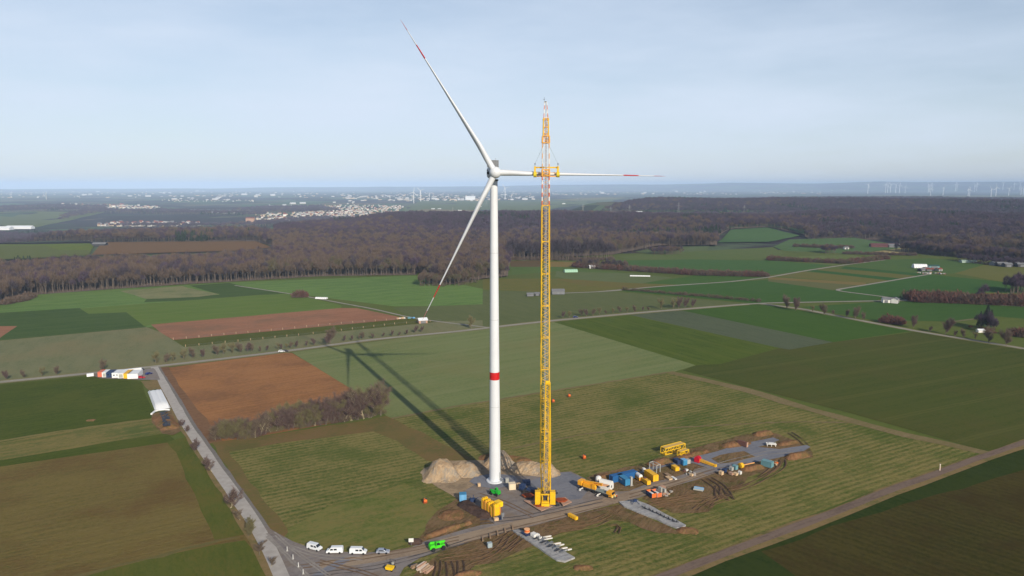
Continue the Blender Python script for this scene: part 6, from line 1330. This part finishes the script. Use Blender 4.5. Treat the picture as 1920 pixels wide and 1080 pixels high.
for i in range(7): barn(1868 + i * 10, 497 + (i % 3) * 1.6, R.uniform(10, 20), 8, 4, R.uniform(-.3, .3), 'dark low farm building in the row at the right edge', R.choice((m_dark, m_brown, m_grey)), R.choice((m_roofg, m_roofg, m_grey)), 1, 'shed', 'shed')['group'] = 'farm buildings at the right edge'
pile(753, 598, 8, 5, 1.0, .1, [m_mat_, m_wood, m_whp], 'row of pale pink and cream bales at the path below the green field', 'bale_row', 'bales', 1.2, 2.2, 1.6, 31); pile(771, 597, 7, 3.5, 1.0, .1, [m_teal, m_sky], 'row of teal wrapped bales left of the white-roofed hut', 'bale_row', 'bales', 1.2, 2.2, 1.5, 32)
pile(1748, 513, 30, 18, 7, 0, [m_whp, m_brown, m_mat_, m_hub, m_navy], 'scattered machinery and clutter at the farmstead on the right', 'farm_clutter', 'clutter', 1, 3, 1.8, 33)
# ------------------------------------------------------------------ far towns
def house_mesh(L, W_, H_, mw, mr):
    b = MB().box((0, 0, H_ / 2), (L, W_, H_), mi=0); k_ = W_ * .4
    b.add([(-L / 2 - .3, -W_ / 2 - .4, H_ - .1), (-L / 2 - .3, W_ / 2 + .4, H_ - .1), (-L / 2 - .3, 0, H_ + k_), (L / 2 + .3, -W_ / 2 - .4, H_ - .1), (L / 2 + .3, W_ / 2 + .4, H_ - .1), (L / 2 + .3, 0, H_ + k_)], [(0, 1, 2), (3, 5, 4), (0, 2, 5, 3), (1, 4, 5, 2), (0, 3, 4, 1)], 1)
    return b.mesh('house', [mw, mr])
m_tw = mat('town_wall', (200, 196, 190), .8); m_twr = mat('town_roof_pale', (188, 190, 194), .7)
HM = [house_mesh(12, 10, 7, m_tw, m_roofr), house_mesh(13, 10, 8, m_tw, m_roofg), house_mesh(16, 11, 9, m_wall, m_roofr), house_mesh(11, 9, 7, mat('sand_wall', (206, 186, 158), .8), m_roofr)]
SH = [house_mesh(36, 18, 6, m_tw, m_twr), house_mesh(26, 14, 6, m_wall, m_roofg), house_mesh(50, 18, 6, m_tw, m_twr)]
def town(px, n, label, grp, meshes=HM, name='house', cat='house', s=(.75, 1.15), seed=1, rs=None, pw=1.0):
    rr = random.Random(seed); us = [p[0] for p in px]; vs_ = [p[1] for p in px]; k_ = 0
    while k_ < n:
        u, v = rr.uniform(min(us), max(us)), rr.uniform(min(vs_), max(vs_))
        if not inside(u, v, px): continue
        p = P(u, v); o = bpy.data.objects.new(name, rr.choice(meshes)); COL.objects.link(o); o.location = (p.x, p.y, p.z - .5); sc = rr.uniform(*s); o.scale = (sc, sc, sc * 1.1)
        o.rotation_euler = (0, 0, rr.choice((.2, 1.77, .6, 1.2)) + rr.uniform(-.2, .2)); tag(o, label + (', left part' if u < min(us) + (max(us) - min(us)) * .34 else ', right part' if u > min(us) + (max(us) - min(us)) * .67 else ', middle part') if n > 20 else label, cat, grp); k_ += 1
town([(590, 388), (620, 384), (760, 386), (745, 398), (705, 412), (640, 417), (595, 405), (560, 402)], 145, 'white-walled house in the largest town in the valley left of the tower', 'houses of the large valley town', seed=1)
town([(480, 402), (560, 398), (600, 410), (560, 415), (480, 412)], 28, 'white-walled house in the loose suburb left of the large valley town', 'houses of the valley suburb', seed=2)
town([(215, 418), (300, 416), (375, 418), (375, 424), (240, 425), (180, 424)], 55, 'house in the village just above the left forest', 'houses of the village above the left forest', seed=3)
town([(115, 383), (200, 384), (300, 387), (300, 392), (180, 391), (110, 387)], 50, 'white house in the far village on the left plain', 'houses of the far left village', s=(.9, 1.4), seed=4)
town([(505, 385), (610, 379), (680, 378), (680, 382), (600, 386), (505, 388)], 12, 'white industrial hall on the edge of the valley town', 'industrial halls by the valley town', SH, 'industrial_hall', 'industrial hall', (.7, 1.2), 5)
town([(300, 371), (460, 372), (460, 376), (310, 376)], 12, 'pale hall in the hazy industrial estate on the left plain', 'halls of the left industrial estate', SH, 'industrial_hall', 'industrial hall', (.7, 1.3), 6)
town([(640, 366), (900, 370), (900, 376), (640, 374)], 26, 'pale block of the hazy city beyond the valley', 'blocks of the hazy city left of the tower', SH, 'city_block', 'building', (.8, 1.6), 7)
town([(945, 370), (1005, 370), (1005, 375), (945, 375)], 9, 'pale block of the hazy city between tower and crane', 'blocks of the hazy city between tower and crane', SH, 'city_block', 'building', (.8, 1.4), 8)
town([(1100, 360), (1480, 358), (1560, 362), (1400, 365), (1100, 364)], 22, 'pale block in the hazy city below the blue ridge', 'blocks of the hazy city below the ridge', SH, 'city_block', 'building', (1, 2.2), 9)
town([(0, 357), (560, 359), (560, 368), (0, 370)], 34, 'pale speck of a building on the far hazy plain at left', 'buildings on the far plain', SH, 'far_building', 'building', (.9, 2.2), 10)
for (u, v, L, W_, H_, lb) in ((882, 375, 120, 60, 36, 'big pale rectangular hall on the hazy horizon left of the tower'), (0, 431, 90, 30, 7, 'white flat greenhouse roof at the left edge of the valley'), (38, 429, 100, 26, 7, 'second white greenhouse roof near the left edge'), (470, 417, 40, 20, 20, 'reddish building in the valley near the viaduct')):
    barn(u, v, L, W_, H_, .05, lb, m_roofw if H_ != 20 else m_mat_, m_roofw if H_ != 20 else m_roofr, 0, 'hall', 'hall')
for (u, v, lb) in ((1057, 383, 'white farm on the green ridge right of the crane'), (1082, 374, 'tiny white farm right at the top of the ridge'), (812, 393, 'white farm buildings on the pale field left of the tower'), (824, 393, 'farm building right beside the white farm left of the tower'), (862, 396, 'bright white farm hall close to the lower blade'), (900, 389, 'small white farm hall between blade and tower'), (1198, 400, 'tiny white chapel at the end of the green clearing'), (1582, 393, 'lone white house in the hazy hillside forest'), (1898, 391, 'small white building in the forest at the right edge')):
    barn(u, v, 26, 12, 6, .1, lb, m_wall, m_roofw, 0, 'farm building', 'farm_building')
def mass(name, regs, label, size, seed):
    rr = random.Random(seed); b = MB()
    for px, n in regs:
        us = [p[0] for p in px]; vs_ = [p[1] for p in px]; k_ = 0
        while k_ < n:
            u_, v_ = rr.uniform(min(us), max(us)), rr.uniform(min(vs_), max(vs_))
            if not inside(u_, v_, px): continue
            p = P(u_, v_); L, W_, H_ = rr.uniform(*size[0]), rr.uniform(*size[1]), rr.uniform(*size[2]); b.box((p.x, p.y, p.z + H_ / 2), (L, W_, H_), rz=rr.uniform(0, 3), mi=rr.choice((0, 0, 1))); b.box((p.x, p.y, p.z + H_ + 1.2), (L * 1.02, W_ * 1.02, 2.4), rz=0, mi=rr.choice((2, 3, 3, 1)), top=.5); k_ += 1
    o = b.build(name, [m_tw, mat('sand_wall', (206, 186, 158), .8), m_roofr, m_roofg]); tag(o, label, 'houses', kind='stuff')
mass('town_houses', [([(590, 388), (620, 384), (760, 386), (745, 398), (705, 412), (640, 417), (595, 405), (560, 402)], 420), ([(480, 402), (560, 398), (600, 410), (560, 415), (480, 412)], 80), ([(215, 418), (300, 416), (375, 418), (375, 424), (240, 425), (180, 424)], 70), ([(115, 383), (200, 384), (300, 387), (300, 392), (180, 391), (110, 387)], 110), ([(300, 374), (480, 374), (480, 379), (300, 378)], 60)], 'close-packed small houses filling the valley towns', ((8, 13), (7, 10), (4, 7)), 41)
mass('far_city', [([(0, 358), (960, 358), (960, 370), (0, 372)], 160), ([(640, 364), (1000, 366), (1000, 377), (640, 378)], 150), ([(960, 358), (1600, 356), (1560, 364), (960, 366)], 150)], 'sprawl of tiny pale buildings on the hazy far plain', ((14, 60), (10, 30), (5, 14)), 42)
# viaduct
A, B = P(383, 399), P(438, 400); t = empty('viaduct', A, ang(A, B), 'pale railway viaduct on tall piers in the valley at left', 'viaduct'); L_ = (B - A).length; hv = 5.2 / F * A.y
MB().box((L_ / 2 - 40, 0, hv), (L_ + 160, 14, 5)).build('deck', m_grey, t)
for i in range(12): MB().box((L_ * i / 11, 0, hv / 2 - 2), (7, 12, hv + 1)).build('pier', m_cw, t)
# far turbines
def wt_mesh():
    pass
m_ft = mat('far_turbine_white', (235, 236, 238), .5)
tw_ = MB().tube((0, 0, -8), (0, 0, 100), 3.4, 2.4, 8).mesh('tower', m_ft); na_ = MB().box((0, 1.5, 101), (4, 10, 4)).tube((0, -5.5, 101), (0, -3.5, 101), 1.6, 1.8, 8).mesh('nacelle', m_ft); bl_ = MB().tube((0, 0, 0), (0, 0, 10), 2.0, 2.4, 5).tube((0, 0, 10), (0, 0, 46), 2.4, .9, 5).mesh('blade', m_ft)
def far_wt(u, vb, vh, lb, grp, k_):
    p = P(u, vb); s = (vb - vh) / F * p.y / 100.0; s = min(s, 2.0); t = empty('distant_wind_turbine', p, R.uniform(-.5, .5), lb, 'wind turbine', grp); t.scale = (s, s, s)
    for nm, me in (('tower', tw_), ('nacelle', na_)): o = bpy.data.objects.new(nm, me); COL.objects.link(o); o.parent = t
    a0 = R.uniform(0, 2.09)
    for j in range(3): o = bpy.data.objects.new('blade', bl_); COL.objects.link(o); o.parent = t; o.location = (0, -5, 101); o.rotation_euler = (0, a0 + j * 2.094, 0)
FT = [(1627, 363, 345), (1660, 362, 345), (1664, 362, 343), (1669, 362, 343), (1679, 362, 346), (1686, 362, 343), (1697, 362, 350), (1740, 361, 341), (1742, 361, 340), (1748, 359, 343), (1744.5, 367, 354), (1768, 366, 353), (1791, 359, 341), (1794, 358, 346), (1815, 368, 355), (1818, 368, 356), (1827, 360, 339), (1831, 358, 342), (1858, 369, 355), (1867, 368, 352), (1880, 357, 339), (1891, 367, 354), (1901, 357, 339), (1912, 356, 340), (1914, 366, 353), (1918, 367, 354)]
for i, (u, vb, vh) in enumerate(FT): far_wt(u, vb, vh, 'small white wind turbine in the wind farm on the right horizon', 'wind farm on the right horizon', i)
for u, vb, vh, lb in ((776, 381, 361, 'leftmost distant wind turbine left of the main tower'), (789, 378, 358, 'tallest distant wind turbine left of the main tower'), (805, 375, 363, 'small distant turbine right of the tallest one, left of the main tower'), (947, 372, 353, 'distant wind turbine between the main tower and the crane')): far_wt(u, vb, vh, lb, None, 0)
p = P(87, 374); t = empty('chimney_mast', p, 0, 'thin pale mast on the far plain at left', 'mast'); hh_ = 13 / F * p.y; MB().tube((0, 0, 0), (0, 0, hh_), 5, 3, 6).build('shaft', m_hub, t); MB().tube((0, 0, hh_), (0, 0, hh_ * 1.15), 1.5, .8, 5).build('tip', m_hub, t)
# power pylons
for i, (u, v, h_) in enumerate(((740, 397, 30), (849, 398, 36), (912, 384, 34), (1093, 398, 36), (1145, 400, 30), (1180, 399, 34), (1272, 400, 48), (1395, 400, 34))):
    p = P(u, v); t = empty('power_pylon', p, R.uniform(-.3, .3), 'thin grey power pylon in front of the hazy far hills', 'pylon', 'power pylons crossing the far hills'); b = MB()
    for sx, sy in ((-1, -1), (1, -1), (1, 1), (-1, 1)): b.tube((sx * 3, sy * 3, 0), (sx * .4, sy * .4, h_), .28, .16, 4)
    b.build('mast', m_hub, t); MB().bar((-8, 0, h_ * .7), (8, 0, h_ * .7), .5, .5).bar((-6, 0, h_ * .85), (6, 0, h_ * .85), .4, .4).build('crossarm', m_hub, t)

# ------------------------------------------------------------------ air
hz = bpy.data.meshes.new('haze'); b = MB().box((0, 29000, 0), (100000, 62000, 2)); X0, X1, Y0, Y1, Z0, Z1 = -62000, 62000, -3000, 62000, -460, 262
b = MB().add([(X0, Y0, Z0), (X1, Y0, Z0), (X1, Y1, Z0), (X0, Y1, Z0), (X0, Y0, Z1), (X1, Y0, Z1), (X1, Y1, Z1), (X0, Y1, Z1)], [(0, 3, 2, 1), (4, 5, 6, 7), (0, 1, 5, 4), (1, 2, 6, 5), (2, 3, 7, 6), (3, 0, 4, 7)])
mv = bpy.data.materials.new('air_haze'); mv.use_nodes = True; N = mv.node_tree.nodes; N.clear(); o_ = N.new('ShaderNodeOutputMaterial'); pv = N.new('ShaderNodeVolumePrincipled')
pv.inputs['Color'].default_value = (.54, .72, 1.0, 1); pv.inputs['Density'].default_value = 5.2e-5; pv.inputs['Anisotropy'].default_value = -0.285
mv.node_tree.links.new(pv.outputs[0], o_.inputs['Volume']); ho = b.build('haze', mv); ho['kind'] = 'stuff'; tag(ho, 'thin blue haze in the air over the whole landscape', 'haze')
